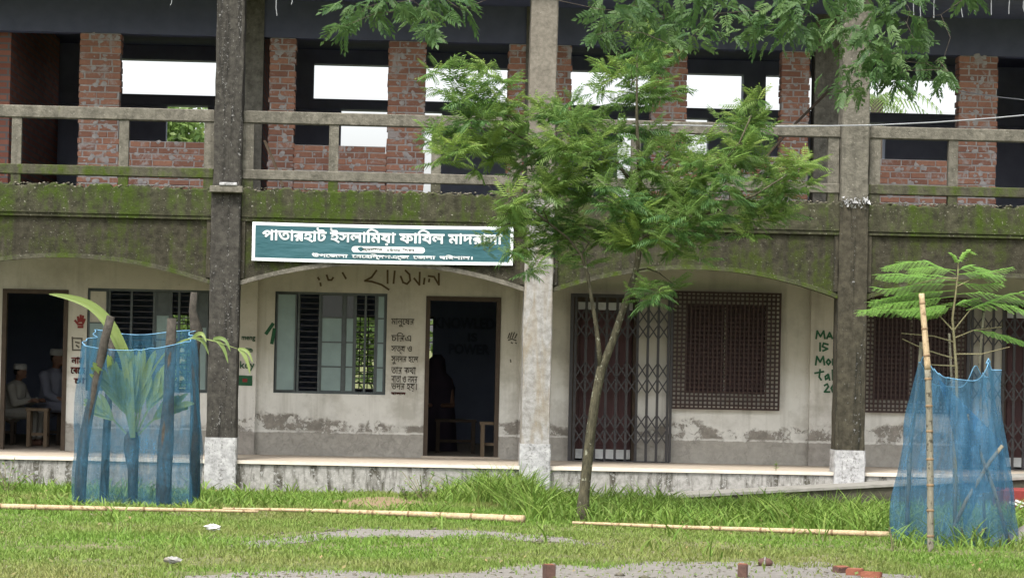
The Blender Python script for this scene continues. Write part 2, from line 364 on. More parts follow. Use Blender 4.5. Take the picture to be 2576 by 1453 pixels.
# ================================================================ GROUND
g = MB(); GX = 4000
g.face([(-GX, -GX, 0), (GX, -GX, 0), (GX, GX, 0), (-GX, GX, 0)]); tag(g.build('ground', 'lawn_soil'), kind='structure')
def blob_sheet(name, mat, poly, z, kind='structure', jag=.12, sub=5):
    pts = []
    for i in range(len(poly)):
        a, b = Vector(poly[i]), Vector(poly[(i + 1) % len(poly)])
        for t in range(sub):
            q = a.lerp(b, t / sub); pts.append(q + Vector((random.uniform(-jag, jag) * .6, random.uniform(-jag, jag))))
    tr = tessellate_polygon([[Vector((p.x, p.y, 0)) for p in pts]])
    mb = MB(); mb.v = [(p.x, p.y, z) for p in pts]; mb.f = [tuple(t) for t in tr]
    tag(mb.build(name, mat), kind=kind); return [(p.x, p.y) for p in pts]
gp = lambda L: [G(x, y).xy for x, y in L]
SAND = [blob_sheet('sand_path', 'sand', gp([(480, 1446), (700, 1436), (900, 1434), (1010, 1446), (1190, 1440), (1300, 1420), (1500, 1424), (1640, 1414), (1860, 1412), (2060, 1414), (2190, 1440), (2300, 1446), (2400, 1500), (1300, 1560), (300, 1500)]), .004),
        blob_sheet('sand_path', 'sand', gp([(600, 1366), (760, 1346), (900, 1330), (1080, 1332), (1250, 1336), (1400, 1350), (1520, 1372), (1400, 1364), (1250, 1356), (1080, 1352), (900, 1352), (760, 1364), (640, 1378)]), .004, jag=.05)]
SOIL = [blob_sheet('bare_earth', 'bare_soil', gp([(830, 1262), (880, 1252), (980, 1250), (1070, 1256), (1060, 1274), (960, 1282), (860, 1276)]), .004)]
# ================================================================ BUILDING
FL, JT, ST = .365, 3.275, 3.62         # verandah floor, beam joint, slab top
UF, CEIL = 3.50, 6.12                  # upper floor, upper ceiling
BX0, BX1 = -6.3, 10.0
B = empty('school_building', (1.7, 0, 0), 'weathered two-storey concrete school with mossy arched beams and bare brick upper floor', 'building')
COLX = [(-6.02, -5.67), (-2.235, -1.88), (1.53, 1.875), (5.32, 5.67), (9.10, 9.45)]
PILX = [(-5.84, -5.49), (-2.10, -1.752), (1.575, 1.92), (5.275, 5.62), (8.98, 9.32)]
# plinth and floors
box('plinth', 'plinth_face', B, BX0, BX1, .07, 8.25, -.3, FL - .045)
box('verandah_floor', 'floor_cement', B, BX0, BX1, .10, 8.25, FL - .045, FL)
nose = MB()
for (a, b) in zip(COLX[:-1], COLX[1:]): nose.box(a[1] + .003, b[0] - .003, .045, .0985, FL - .038, FL + .002, .004)
nose.build('floor_nosing', 'nosing_cement', B)
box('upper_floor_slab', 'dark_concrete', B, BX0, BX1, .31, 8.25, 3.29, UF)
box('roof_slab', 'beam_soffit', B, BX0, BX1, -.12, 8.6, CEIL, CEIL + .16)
# columns
cm = ['column_dark', 'column_dark', 'column_pale', 'column_dark_green', 'column_dark']; cu_ = ['column_dark', 'column_dark', 'column_brown', 'rail_concrete', 'column_dark']
for i, (a, b) in enumerate(COLX):
    zb = FL + .27
    def shaft(name, mat, z0, z1, x0, x1, y0=-.02):
        mb = MB(); n = 14; zs = [z0 + (z1 - z0) * k / n for k in range(n + 1)]; ring = []
        for z in zs:
            j = lambda: random.uniform(-.005, .005)
            c = .014
            ring.append([(x0 + c + j(), y0, z), (x1 - c + j(), y0, z), (x1 + j(), y0 + c, z), (x1 + j(), .34, z), (x0 + j(), .34, z), (x0 + j(), y0 + c, z)])
        for k in range(n):
            for q in range(6): mb.face([ring[k][q], ring[k][(q + 1) % 6], ring[k + 1][(q + 1) % 6], ring[k + 1][q]])
        mb.face(ring[0][::-1]); mb.face(ring[-1]); return mb.build(name, mat, B)
    shaft('column_base', 'whitewash', 0 - .1, zb, a - .012, b + .012, -.032)
    shaft('column', cm[i], zb, ST + (.02 if i != 2 else -.05), a, b)
    shaft('column', cu_[i], ST + (.02 if i != 2 else -.05), CEIL, a + .01, b - .01, -.01)
# ledge on the second column
box('ledge', 'rail_concrete', B, -2.235 - .02, -1.86, -.12, -.021, 3.555, 3.635, .008); box('ledge', 'whitewash', B, -2.14, -1.93, -.13, -.03, 3.637, 3.675, .006)
# slab band and arch beams, bay by bay
AP = [(2.745), (2.745), (2.775), (2.76)]
def arch_z(t, end, apex): return end + (apex - end) * (1 - (2 * t - 1) ** 2)
for i, (a, b) in enumerate(zip(COLX[:-1], COLX[1:])):
    x0, x1 = a[1] + .002, b[0] - .002; n = 34
    # slab band with a crumbling upper edge
    mb = MB(); N = 90; top = [ST + random.uniform(-.03, .015) + .01 * math.sin(k * .37 + 2 * math.sin(k * .11) + i) for k in range(N + 1)]
    for k in range(N):
        xa, xb = x0 + (x1 - x0) * k / N, x0 + (x1 - x0) * (k + 1) / N
        mb.face([(xa, .02, JT), (xb, .02, JT), (xb, .02, top[k + 1] - .02), (xa, .02, top[k] - .02)])
        mb.face([(xa, .02, top[k] - .02), (xb, .02, top[k + 1] - .02), (xb, .05, top[k + 1]), (xa, .05, top[k])])
        mb.face([(xa, .05, top[k]), (xb, .05, top[k + 1]), (xb, .309, top[k + 1]), (xa, .309, top[k])])
        mb.face([(xb, .309, JT), (xa, .309, JT), (xa, .309, top[k]), (xb, .309, top[k + 1])])
        mb.face([(xb, .02, JT), (xa, .02, JT), (xa, .309, JT), (xb, .309, JT)])
    for xx, k in ((x0, 0), (x1, N)): mb.face([(xx, .02, JT), (xx, .309, JT), (xx, .309, top[k]), (xx, .05, top[k]), (xx, .02, top[k] - .02)])
    mb.build('slab_band', 'moss_beam', B)
    # arch beam
    E_, A_ = 2.465, AP[i]; mb = MB(); zt = JT - .012
    for k in range(n):
        ta, tb = k / n, (k + 1) / n; xa, xb = x0 + (x1 - x0) * ta, x0 + (x1 - x0) * tb; za, zb = arch_z(ta, E_, A_), arch_z(tb, E_, A_)
        mb.face([(xa, .075, za), (xb, .075, zb), (xb, .075, zt), (xa, .075, zt)]); mb.face([(xb, .305, zb), (xa, .305, za), (xa, .305, zt), (xb, .305, zt)])
        mb.face([(xb, .075, zb), (xa, .075, za), (xa, .305, za), (xb, .305, zb)]); mb.face([(xa, .075, zt), (xb, .075, zt), (xb, .305, zt), (xa, .305, zt)])
    ar = mb.build('arch_beam', 'moss_arch', B)
    # raised moulding that follows the arch and both ends
    mo = MB(); hh = .055
    for k in range(n):
        ta, tb = k / n, (k + 1) / n; xa, xb = x0 + (x1 - x0) * ta, x0 + (x1 - x0) * tb; za, zb = arch_z(ta, E_, A_) - .006, arch_z(tb, E_, A_) - .006
        mo.face([(xa, .045, za), (xb, .045, zb), (xb, .045, zb + hh), (xa, .045, za + hh)]); mo.face([(xa, .045, za + hh), (xb, .045, zb + hh), (xb, .08, zb + hh), (xa, .08, za + hh)])
        mo.face([(xb, .045, zb), (xa, .045, za), (xa, .12, za), (xb, .12, zb)])
    mo.build('moulding', 'rail_mossy' if i != 1 else 'rail_concrete', ar, recalc=False)
    for xa, xb in ((x0, x0 + .05), (x1 - .05, x1)): MB().box(xa + .001, xb - .001, .048, .08, E_ + hh + .02, zt - .03).build('moulding', 'column_dark_green', ar)
    MB().box(x0, x1, .035, .074, zt - .035, zt + .008, .006).build('moulding', 'moss_beam', ar)
# rubble along the slab edge
V, T = [], []
for i, (a, b) in enumerate(zip(COLX[:-1], COLX[1:])):
    for k in range(230):
        x = random.uniform(a[1] + .03, b[0] - .03); r = random.uniform(.006, .022); c = np.array([x, random.uniform(.02, .2), ST + random.uniform(-.035, .012)])
        o_ = len(V); pts = rng.normal(size=(6, 3)) * .25 + np.array([[1, 0, 0], [-1, 0, 0], [0, 1, 0], [0, -1, 0], [0, 0, 1], [0, 0, -1]]); V += list(c + pts * r * np.array([1.3, 1, .7]))
        T += [(o_ + p, o_ + q, o_ + s_) for p, q, s_ in ((0, 2, 4), (2, 1, 4), (1, 3, 4), (3, 0, 4), (2, 0, 5), (1, 2, 5), (3, 1, 5), (0, 3, 5))]
tri_mesh('crumbled_edge', V, T, 'rubble', B, kind='stuff')
V, T = [], []
for k in range(110):
    c = np.array([random.uniform(5.33, 5.66), -.03 + random.uniform(-.02, .01), 3.62 + random.gauss(0, .035)]); r = random.uniform(.008, .022); o_ = len(V)
    pts = rng.normal(size=(3, 3)); V += list(c + pts * r); T.append((o_, o_ + 1, o_ + 2))
tri_mesh('flaked_whitewash', V, T, 'whitewash', B, kind='stuff')
# railing, bay by bay
posts = [[P(x, 360, .15).x for x in q] for q in ([-280, 42, 312, 528], [625, 840, 1098, 1300], [1412, 1600, 1850, 2097], [2201, 2398, 2640, 2850])]
for i, (a, b) in enumerate(zip(COLX[:-1], COLX[1:])):
    x0, x1 = a[1] - .008, b[0] + .008
    rl = box('railing', 'rail_concrete', B, x0, x1, .10, .24, 4.405, 4.555, .012)
    box('rail', 'rail_mossy' if i in (0, 3) else 'rail_concrete', rl, x0, x1, .105, .235, 3.73, 3.85, .01)
    for x in posts[i]:
        wd = .058 if abs(x - x0) > .25 and abs(x - x1) > .25 else .066
        MB().box(x - wd, x + wd, .118, .222, 3.849, 4.406).build('post', 'rail_concrete', rl); MB().box(x - wd, x + wd, .118, .222, 3.59, 3.731).build('post', 'rail_mossy', rl)
# rods hanging from the roof edge
for x, ln in ((432, 14), (695, 40), (735, 12), (1030, 8), (2297, 46), (2316, 44), (2350, 46), (2420, 44), (2454, 32), (2494, 38), (2540, 36), (2575, 40), (2620, 40)):
    a = P(x, 2, -.1); MB().tube([(a.x, -.1, CEIL + .02), (a.x + random.uniform(-.01, .01), -.1, (a.z + sz(x, ln, -.1)) / 2), (a.x + random.uniform(-.02, .03), -.1, sz(x, ln, -.1))], .005, 5).build('rebar_stub', 'wire_grey', B)
# ---------------------------------------------------------------- lower wall with its openings
WY = 2.0
D1 = prect(2, 727, 168, 1131, WY); W1 = prect(218, 727, 527, 985, WY); W2 = prect(690, 735, 972, 990, WY); D2 = prect(1068, 746, 1257, 1149, WY)
D3 = prect(1440, 748, 1602, 1156, WY); W3 = prect(1728, 766, 1925, 990, WY); W4 = prect(2197, 782, 2391, 1003, WY); D4 = prect(2519, 770, 2700, 1170, WY)
doors = [[d[0], d[1], FL - .1, d[3]] for d in (D1, D2, D3, D4)]
low = wall_holes(BX0, BX1, FL + .0005, 3.29, [tuple(d) for d in doors] + [W1, W2, W3, W4], WY, WY + .2).build('wall', 'plaster', B)
for i, (a, b) in enumerate(PILX): box('pilaster', 'plaster_white' if i else 'plaster', B, a, b, WY - .07, WY - .001, FL + .001, 3.289)
# rear wall, partitions
RY = 8.0
RW = [prect(430, 786, 530, 985, RY), prect(884, 793, 1089, 985, RY), prect(2010, 800, 2120, 960, RY)]
wall_holes(BX0, BX1, FL + .0005, 3.29, RW, RY, RY + .2).build('wall', 'interior_wall', B)
for x in (BX0, -2.0, 1.72, 5.42, BX1 - .15): box('partition_wall', 'interior_wall', B, x, x + .15, WY + .201, RY - .001, FL + .001, 3.289)
box('classroom_ceiling', 'dark_concrete', B, BX0 + .2, BX1 - .2, WY + .22, RY - .02, 3.27, 3.2895)
for k, (a, b, c, d) in enumerate(RW):      # barred rear windows
    f = MB().box(a - .03, b + .03, RY + .06, RY + .10, c, c + .04).build('rear_window', 'steel_dark', B); MB().box(a - .03, b + .03, RY + .06, RY + .10, d - .04, d).build('head', 'steel_dark', f)
    n = max(3, int((b - a) / .11))
    for q in range(n + 1):
        x = a + (b - a) * q / n; MB().box(x - .008, x + .008, RY + .07, RY + .09, c + .03, d - .03).build('bar', 'steel_dark', f)
    for q in range(1, 9):
        z = c + (d - c) * q / 9; MB().box(a, b, RY + .072, RY + .088, z - .006, z + .006).build('bar', 'steel_dark', f)
def doorframe(d):
    t = .055; f = MB().box(d[0] + .001, d[0] + t, WY - .012, WY + .12, FL, d[3] - .001).build('door_frame', 'wood_dark', B)
    MB().box(d[1] - t, d[1] - .001, WY - .012, WY + .12, FL, d[3] - .001).build('jamb', 'wood_dark', f); MB().box(d[0] + t, d[1] - t, WY - .012, WY + .12, d[3] - t, d[3] - .001).build('head', 'wood_dark', f)
for d in (D1, D2, D3, D4): doorframe(d)
# door sill slab of the middle room
box('threshold', 'floor_cement', B, D2[0] - .02, D2[1] + .02, WY - .12, WY - .001, FL + .001, FL + .028)
# casement windows with painted leaves
def pane_leaf(win, x0, x1, z0, z1, y, rows, mats, ang=0, hinge='l', name='window_leaf'):
    """a steel leaf: frame bars, then one pane per row, top first"""
    f = MB(); t = .018; hx = x0 if hinge == 'l' else x1; ca, sa = math.cos(ang), math.sin(ang)
    def rot(mb):
        mb.v = [(hx + (v[0] - hx) * ca - (v[1] - y) * sa, y + (v[0] - hx) * sa + (v[1] - y) * ca, v[2]) for v in mb.v]; return mb
    f.box(x0, x0 + t, y - .012, y + .012, z0, z1).box(x1 - t, x1, y - .012, y + .012, z0, z1)
    zs = [z1 - (z1 - z0) * r for r in rows]
    for z in zs: f.box(x0 + t, x1 - t, y - .011, y + .011, max(z - t / 2, z0), min(z + t / 2, z1))
    lf = rot(f).build(name, 'window_steel', win)
    for k in range(len(zs) - 1):
        rot(MB().box(x0 + t + .001, x1 - t - .001, y - .004, y + .004, zs[k + 1] + t / 2, zs[k] - t / 2)).build('pane', mats[k], win)
    return lf
def winframe(W, muls):
    a, b, c, d = W; y0, y1 = WY + .03, WY + .085; t = .03
    f = MB().box(a + .001, a + t, y0, y1, c, d).box(b - t, b - .001, y0, y1, c, d).box(a + t, b - t, y0, y1, c, c + t).box(a + t, b - t, y0, y1, d - t, d).build('window', 'window_steel', B)
    for m in muls: MB().box(m - .014, m + .014, y0 + .004, y1 - .004, c + t, d - t).build('mullion', 'window_steel', f)
    return f
def hbars(f, x0, x1, z0, z1, n, y=WY + .10):
    for k in range(n):
        z = z0 + (z1 - z0) * (k + .5) / n; MB().box(x0, x1, y - .006, y + .006, z - .006, z + .006).build('bar', 'steel_dark', f)
X2 = lambda x: sx(x, 860, WY)
f = winframe(W2, [X2(750), X2(803), X2(865), X2(893), X2(918), X2(944)])
zl, zh = W2[2] + .032, W2[3] - .032; G4 = [0, .235, .49, .745, 1]; pm = ['dark_glass', 'shutter_paint', 'shutter_paint', 'shutter_paint']
pane_leaf(f, X2(694), X2(745), zl, zh, WY + .0, [0, 1], ['shutter_paint'], .12, 'l')
hbars(f, X2(752), X2(802), zl, zh, 17)
pane_leaf(f, X2(806), X2(862), zl, zh, WY + .055, G4, pm); pane_leaf(f, X2(867), X2(891), zl, zh, WY + .055, G4, pm)
hbars(f, X2(894), X2(943), zl, zh, 17)
pane_leaf(f, X2(946), X2(968), zl, zh, WY + .02, G4, ['shutter_paint'] * 4, -.1, 'r')
f = winframe(W1, [X2(272), X2(328), X2(385), X2(428), X2(448), X2(490)]); zl, zh = W1[2] + .032, W1[3] - .032
pane_leaf(f, X2(221), X2(268), zl, zh, WY + .0, [0, .33, 1], ['plaster_white', 'shutter_paint'], .1, 'l')
hbars(f, X2(274), X2(384), zl, zh, 17)
pane_leaf(f, X2(388), X2(426), zl, zh, WY + .055, G4, ['window_steel', 'shutter_paint', 'shutter_paint', 'shutter_paint'])
hbars(f, X2(430), X2(489), zl, zh, 17)
pane_leaf(f, X2(492), X2(522), zl, zh, WY + .02, [0, .35, 1], ['window_steel', 'shutter_paint'], -.1, 'r')
# shuttered windows behind square iron grilles
def grille(px, W, gap):
    a, b, c, d = W; win = MB()
    t = .035; win.box(a + .001, a + t, WY + .04, WY + .12, c, d).box(b - t, b - .001, WY + .04, WY + .12, c, d).box(a + t, b - t, WY + .04, WY + .12, d - t, d).box(a + t, b - t, WY + .04, WY + .12, c, c + t)
    win = win.build('window', 'shutter_wood', B); mid = gap
    for x0, x1 in ((a + t + .002, mid - .012), (mid + .012, b - t - .002)):
        sh = MB().box(x0, x1, WY + .07, WY + .1, c + t + .002, d - t - .002).build('shutter', 'shutter_wood', win)
        for k in range(3):
            z0 = c + t + .05 + (d - c - 2 * t - .05) * k / 3; MB().box(x0 + .05, x1 - .05, WY + .06, WY + .0695, z0, z0 + (d - c - 2 * t) / 3 - .07).build('panel', 'shutter_wood', sh)
    box('mullion', 'plaster_white', win, mid - .016, mid + .016, WY + .05, WY + .11, c + t, d - t)
    a, b, c, d = prect(*px, WY - .07); y = WY - .07
    fr = MB().box(a - .012, a + .012, y - .014, y + .014, c, d).box(b - .012, b + .012, y - .014, y + .014, c, d).box(a + .012, b - .012, y - .014, y + .014, d - .024, d).box(a + .012, b - .012, y - .014, y + .014, c, c + .024)
    for xx in (a + .15, b - .15):
        for zz in (c + .01, d - .03): fr.box(xx - .01, xx + .01, y + .012, WY + .01, zz, zz + .02)
    fr = fr.build('window_grille', 'grille_paint', B)
    st_ = 11.3 / 201.; nx = round((b - a) / st_); nz = round((d - c) / st_)
    vb = MB().box(-.0112, .0112, -.005, .005, 0, d - c).build('bar', 'grille_paint', fr); vb.location = (a + (b - a) / nx, y - .004, c)
    hb = MB().box(0, b - a, -.004, .004, -.0112, .0112).build('bar', 'grille_paint', fr); hb.location = (a, y + .007, c + (d - c) / nz)
    for k in range(2, nx): o = vb.copy(); COL.objects.link(o); o.location = (a + (b - a) * k / nx, y - .004, c)
    for k in range(2, nz): o = hb.copy(); COL.objects.link(o); o.location = (a, y + .007, c + (d - c) * k / nz)
grille((1692, 734, 1961, 1030), W3, X2(1826)); grille((2178, 746, 2428, 1039), W4, X2(2294))
# folding gates
def gate(px, D, npick, seed):
    a, b, c, d = prect(*px, WY - .09); c = FL + .004; y = WY - .09
    fr = MB().box(a - .02, a + .02, y - .02, y + .02, c, d).box(a + .02, b, y - .02, y + .025, d - .045, d).box(a + .02, b, y - .03, y + .03, c, c + .012).box(b - .016, b + .016, y - .018, y + .018, c + .012, d - .045).build('folding_gate', 'steel_dark', B)
    xs = [a + .05 + (b - a - .09) * k / (npick - 1) for k in range(npick)]
    pk = MB().box(-.016, .016, -.010, .010, c + .013, d - .047).build('picket', 'steel_dark', fr); pk.location = (xs[0], y, 0)
    for x in xs[1:]: o = pk.copy(); COL.objects.link(o); o.location = (x, y, 0)
    h = d - c; sp = xs[1] - xs[0]
    for (r0, r1) in ((.735, .915), (.405, .595), (.105, .285)):
        zz = [c + h * (r0 + (r1 - r0) * q / 2) for q in range(3)]
        for q in range(2):
            for k in range(npick - 1):
                for s_ in (0, 1):
                    z0, z1 = (zz[q], zz[q + 1]) if s_ == 0 else (zz[q + 1], zz[q]); yy = y - .014 if s_ == 0 else y - .0195; tt = .0150
                    m = MB(); m.v = [(xs[k], yy - .002, z0 - tt), (xs[k + 1], yy - .002, z1 - tt), (xs[k + 1], yy - .002, z1 + tt), (xs[k], yy - .002, z0 + tt), (xs[k], yy + .002, z0 - tt), (xs[k + 1], yy + .002, z1 - tt), (xs[k + 1], yy + .002, z1 + tt), (xs[k], yy + .002, z0 + tt)]
                    m.f = [(0, 1, 2, 3), (7, 6, 5, 4), (0, 4, 5, 1), (3, 2, 6, 7), (0, 3, 7, 4), (1, 5, 6, 2)]; m.build('lattice_strip', 'steel_dark', fr)
    # plank door in the opening behind
    t = .056; dr = MB().box(D[0] + t, D[1] - t, WY + .13, WY + .16, FL + .03, D[3] - t - .002).build('door', 'maroon_wood', B); n = 4
    MB().box(D[0] + t + .002, D[1] - t - .002, WY + .115, WY + .1295, FL + .03, FL + .15).build('kick_board', 'white_paint', dr); MB().box(D[0] + t + .002, D[1] - t - .002, WY + .115, WY + .1295, D[3] - t - .10, D[3] - t - .004).build('top_board', 'white_paint', dr)
    for k in range(n):
        for z0, z1 in ((FL + .2, FL + .95), (FL + 1.02, D[3] - .18)):
            x0 = D[0] + t + .02 + (D[1] - D[0] - 2 * t - .04) * k / n; MB().box(x0 + .025, x0 + (D[1] - D[0] - 2 * t - .04) / n - .025, WY + .118, WY + .1297, z0, z1).build('panel', 'maroon_wood', dr)
gate((1436, 740, 1688, 1157), D3, 10, 1); gate((2434, 762, 2690, 1172), D4, 10, 2)
# ---------------------------------------------------------------- upper storey
UP = WY
XU = lambda x: sx(x, 250, UP)
for i, (a, b) in enumerate(PILX): box('wall_column', 'rail_concrete', B, a, b, UP - .03, UP + .3, UF + .001, CEIL - .001)
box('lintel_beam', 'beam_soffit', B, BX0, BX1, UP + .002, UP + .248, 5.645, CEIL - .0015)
piers = [(198, 302), (560, 614), (676, 742), (975, 1070), (1277, 1326), (1397, 1437), (1638, 1728), (1965, 2036), (2412, 2510), (2700, 2790)]
sills = [(302, 560), (742, 975), (1728, 1965), (2192, 2412)]
jobs = [(XU(a), XU(b), UF + .001, 5.643, a) for a, b in piers] + [(XU(a), XU(b), UF + .001, 4.295, a) for a, b in sills]
bricks = []; CH = .0812
for (x0, x1, z0, z1, pxa) in jobs:
    wl = box('brick_wall', 'mortar', B, x0 + .012, x1 - .012, UP + .009, UP + .241, z0, z1 - .003)
    rows = int(round((z1 - z0) / CH)); ch = (z1 - z0) / rows
    for r in range(rows):
        z = z0 + r * ch; x = x0 - (random.uniform(.10, .13) if r % 2 else random.uniform(0, .02))
        while x < x1 - .015:
            L = random.choice((.235, .245, .24, .118)) if random.random() < .9 else .17
            a = max(x, x0 + random.uniform(-.008, .004)); b = min(x + L, x1 + random.uniform(-.004, .008))
            if b - a > .035: bricks.append((a, b, z + .004, z + ch - .015, wl))
            x += L + random.uniform(.013, .022)
def vis(b):       # brick shown openly in the photograph: not behind the tree, columns or rails
    x = (b[0] + b[1]) / 2; z = (b[2] + b[3]) / 2
    if x < -4.9 or x > 7.7: return -1
    for c0, c1 in COLX:
        if c0 - .02 < x * .945 < c1 + .02: return -1
    if .55 < x < 5.1 and z < 4.9: return -1
    if z < 3.95 or 4.5 < z < 4.62: return -1
    return (b[1] - b[0]) * (1.4 if z < 4.5 else 1)
order = sorted(range(len(bricks)), key=lambda i: -vis(bricks[i])); single = set(order[:300])
def brick_verts(a, b, z0, z1, mb, ox=0, oz=0):
    p = random.uniform(-.004, .005); j = .0035; i = len(mb.v); y0, y1 = UP + p, UP + .25 - p; c = .006
    fr = [(a + c, y0, z0 + c), (b - c, y0, z0 + c), (b - c, y0, z1 - c), (a + c, y0, z1 - c)]; md = [(a, y0 + c, z0), (b, y0 + c, z0), (b, y0 + c, z1), (a, y0 + c, z1)]; bk = [(a, y1, z0), (b, y1, z0), (b, y1, z1), (a, y1, z1)]
    for v in fr + md: mb.v.append((v[0] + random.uniform(-j, j) - ox, v[1], v[2] + random.uniform(-j, j) - oz))
    for v in bk: mb.v.append((v[0] - ox, v[1], v[2] - oz))
    mb.f += [tuple(i + q for q in f) for f in ((0, 1, 2, 3), (0, 4, 5, 1), (1, 5, 6, 2), (2, 6, 7, 3), (3, 7, 4, 0), (4, 8, 9, 5), (5, 9, 10, 6), (6, 10, 11, 7), (7, 11, 8, 4), (8, 11, 10, 9))]
rest = MB(); cache = {}
for i, b in enumerate(bricks):
    if i in single:
        key = (round((b[1] - b[0]) * 100), random.randrange(4))
        if key not in cache:
            mb = MB(); L = key[0] / 100; brick_verts(-L / 2, L / 2, -.0342, .0342, mb); mb.v = [(v[0], v[1] - UP, v[2]) for v in mb.v]
            me = bpy.data.meshes.new('brick'); me.from_pydata(mb.v, [], mb.f); cache[key] = me
        o = obj('brick', cache[key], 'brick_clay', b[4]); o.location = ((b[0] + b[1]) / 2, UP, (b[2] + b[3]) / 2)
    else: brick_verts(b[0], b[1], b[2], b[3], rest)
rest.build('brickwork', 'brick_clay', B, kind='stuff')
# mortar dabs smeared over the pier joints
V, T = [], []
for (x0, x1, z0, z1, pxa) in jobs:
    for k in range(int((x1 - x0) * (z1 - z0) * 60)):
        cx, cz = random.gauss((x0 + x1) / 2, (x1 - x0) * .22), random.uniform(z0, z1); r = random.uniform(.012, .045); n = 7; o_ = len(V); cx = min(max(cx, x0 + .05), x1 - .05)
        V.append((cx, UP - .014, cz))
        for q in range(n):
            t = q / n * 6.283; rr = r * random.uniform(.6, 1.3); V.append((cx + math.cos(t) * rr, UP - .002, cz + math.sin(t) * rr * .8))
        for q in range(n): T.append((o_, o_ + 1 + q, o_ + 1 + (q + 1) % n))
tri_mesh('mortar_dabs', V, T, 'mortar', B, kind='stuff')
# rear wall of the upper storey: brick up to a lintel band, open above it
XR = lambda x: sx(x, 300, RY)
ro = [(XR(418), XR(522), 4.2, 5.24), (XR(858), XR(985), 4.2, 5.24), (XR(1058), XR(1112), UF, 5.24), (XR(1555), XR(1607), UF, 5.24), (XR(1712), XR(1783), 4.2, 5.24), (XR(2140), XR(2228), 4.2, 5.24)]
wall_holes(BX0, BX1, UF + .001, 5.24, ro, RY, RY + .24).build('rear_brick_wall', 'dark_concrete', B)
box('rear_lintel', 'dark_concrete', B, BX0, BX1, RY - .12, RY + .26, 5.241, 5.388)
box('rear_beam', 'dark_concrete', B, BX0, BX1, RY - .02, RY + .26, 5.91, CEIL - .001)
for a, b in ((-260, 255), (735, 787), (1290, 1326), (1868, 1924), (2418, 2760)): box('rear_column_or_fill', 'dark_concrete', B, XR(a), XR(b), RY - .05, RY + .25, 5.389, 5.909)  # the two wide outer ones are fill walls added to block the sky
box('partition_wall', 'brick_partition', B, -5.13, -4.97, UP + .25, RY - .55, UF + .001, CEIL - .002)
box('partition_wall', 'brick_partition', B, -1.98, -1.78, UP + .301, RY - .06, UF + .001, CEIL - .002)
for x in (BX0, BX1 - .2): box('end_wall', 'brick_partition', B, x, x + .2, UP + .25, RY - .001, UF + .001, CEIL - .002)
# ---------------------------------------------------------------- writing and marks on the walls
yw = WY - .004
def wall_text(px, body, mat, Y=yw, bold=0, parent=None, slope=0):
    a, b, c, d = prect(*px, Y)
    return lettering('lettering', body, mat, parent or B, lambda u, v, k: (a + u, Y - k, c + v + slope * u), b - a, d - c, bold)
for px, body in (((984, 800, 1042, 822), 'মানুেষর'), ((984, 836, 1034, 858), 'চিরএ'), ((984, 870, 1036, 890), 'সত্য ও'), ((984, 896, 1052, 916), 'সুনদর হেল'), ((984, 922, 1046, 940), 'তার কথা'), ((984, 944, 1050, 962), 'বাতা ও নমর'), ((984, 964, 1048, 984), 'ভদর হয়।')):
    wall_text(px, body, 'black_paint', bold=.0012)
wall_text((984, 986, 1020, 992), 'হাসান', 'red_paint', bold=.003)
for px, body in (((180, 898, 212, 914), 'নাম'), ((178, 924, 214, 940), 'েবেছ'), ((186, 950, 214, 964), 'চা')): wall_text(px, body, 'red_paint', bold=.004)
yp = WY - .076
for ln in ([(2053, 851), (2056, 832), (2064, 846), (2072, 832), (2075, 851)], [(2080, 851), (2087, 836), (2094, 851)], [(2083, 846), (2091, 846)], [(2098, 851), (2099, 836), (2107, 850), (2108, 836)], [(2063, 862), (2063, 882)], [(2083, 866), (2072, 863), (2069, 871), (2082, 877), (2070, 882)],
           [(2052, 917), (2055, 896), (2063, 910), (2071, 896), (2074, 917)], [(2084, 903), (2079, 910), (2084, 917), (2089, 910), (2084, 903)], [(2095, 917), (2095, 903)], [(2095, 908), (2103, 902)], [(2063, 929), (2061, 948), (2066, 955)], [(2050, 938), (2072, 934)], [(2083, 941), (2076, 946), (2077, 954), (2083, 950), (2084, 941), (2087, 955)],
           [(2094, 930), (2095, 955)], [(2074, 969), (2081, 965), (2084, 972), (2074, 985), (2087, 985)], [(2096, 967), (2091, 976), (2095, 985), (2101, 977), (2096, 967)]): strokes('brush_stroke', 'green_paint', B, [ln], yp, .0115)
for px, body in (((608, 846, 642, 858), 'meng'), ((606, 875, 636, 885), 'e'), ((604, 908, 640, 932), 'kdy')): wall_text(px, body, 'green_paint', yp, .002)
strokes('painted_flag', 'green_paint', B, [[(605, 950), (630, 951)], [(605, 962), (630, 963)]], yp, .034); strokes('painted_flag', 'red_paint', B, [[(613, 956), (619, 956)]], yp - .003, .022)
for ln in [[(947, 680), (935, 697), (918, 706), (935, 708), (960, 716), (978, 728)], [(975, 680), (975, 712)], [(993, 682), (990, 712)], [(1008, 695), (1014, 710), (1024, 714), (1032, 705), (1030, 690), (1020, 680)],
    [(1042, 700), (1055, 716), (1056, 685)], [(1068, 700), (1066, 714)], [(1080, 702), (1079, 708)], [(1078, 694), (1092, 696), (1104, 716), (1104, 688)], [(862, 686), (870, 700)], [(822, 692), (826, 704), (834, 704), (838, 698)], [(800, 698), (803, 703)], [(806, 712), (807, 718)]]: strokes('brush_stroke', 'brown_paint', B, [ln], yw, .012)
strokes('hand_print', 'red_paint', B, [[(196, 815), (208, 816)], [(197, 822), (208, 822)], [(194, 812), (189, 806)], [(198, 809), (196, 797)], [(202, 808), (203, 793)], [(206, 808), (209, 795)], [(209, 812), (213, 803)]], yw, .014)
strokes('painted_box', 'black_paint', B, [[(182, 850), (206, 851), (206, 880), (183, 880), (182, 848)], [(190, 860), (199, 862)], [(192, 868), (198, 873)]], yw, .010)
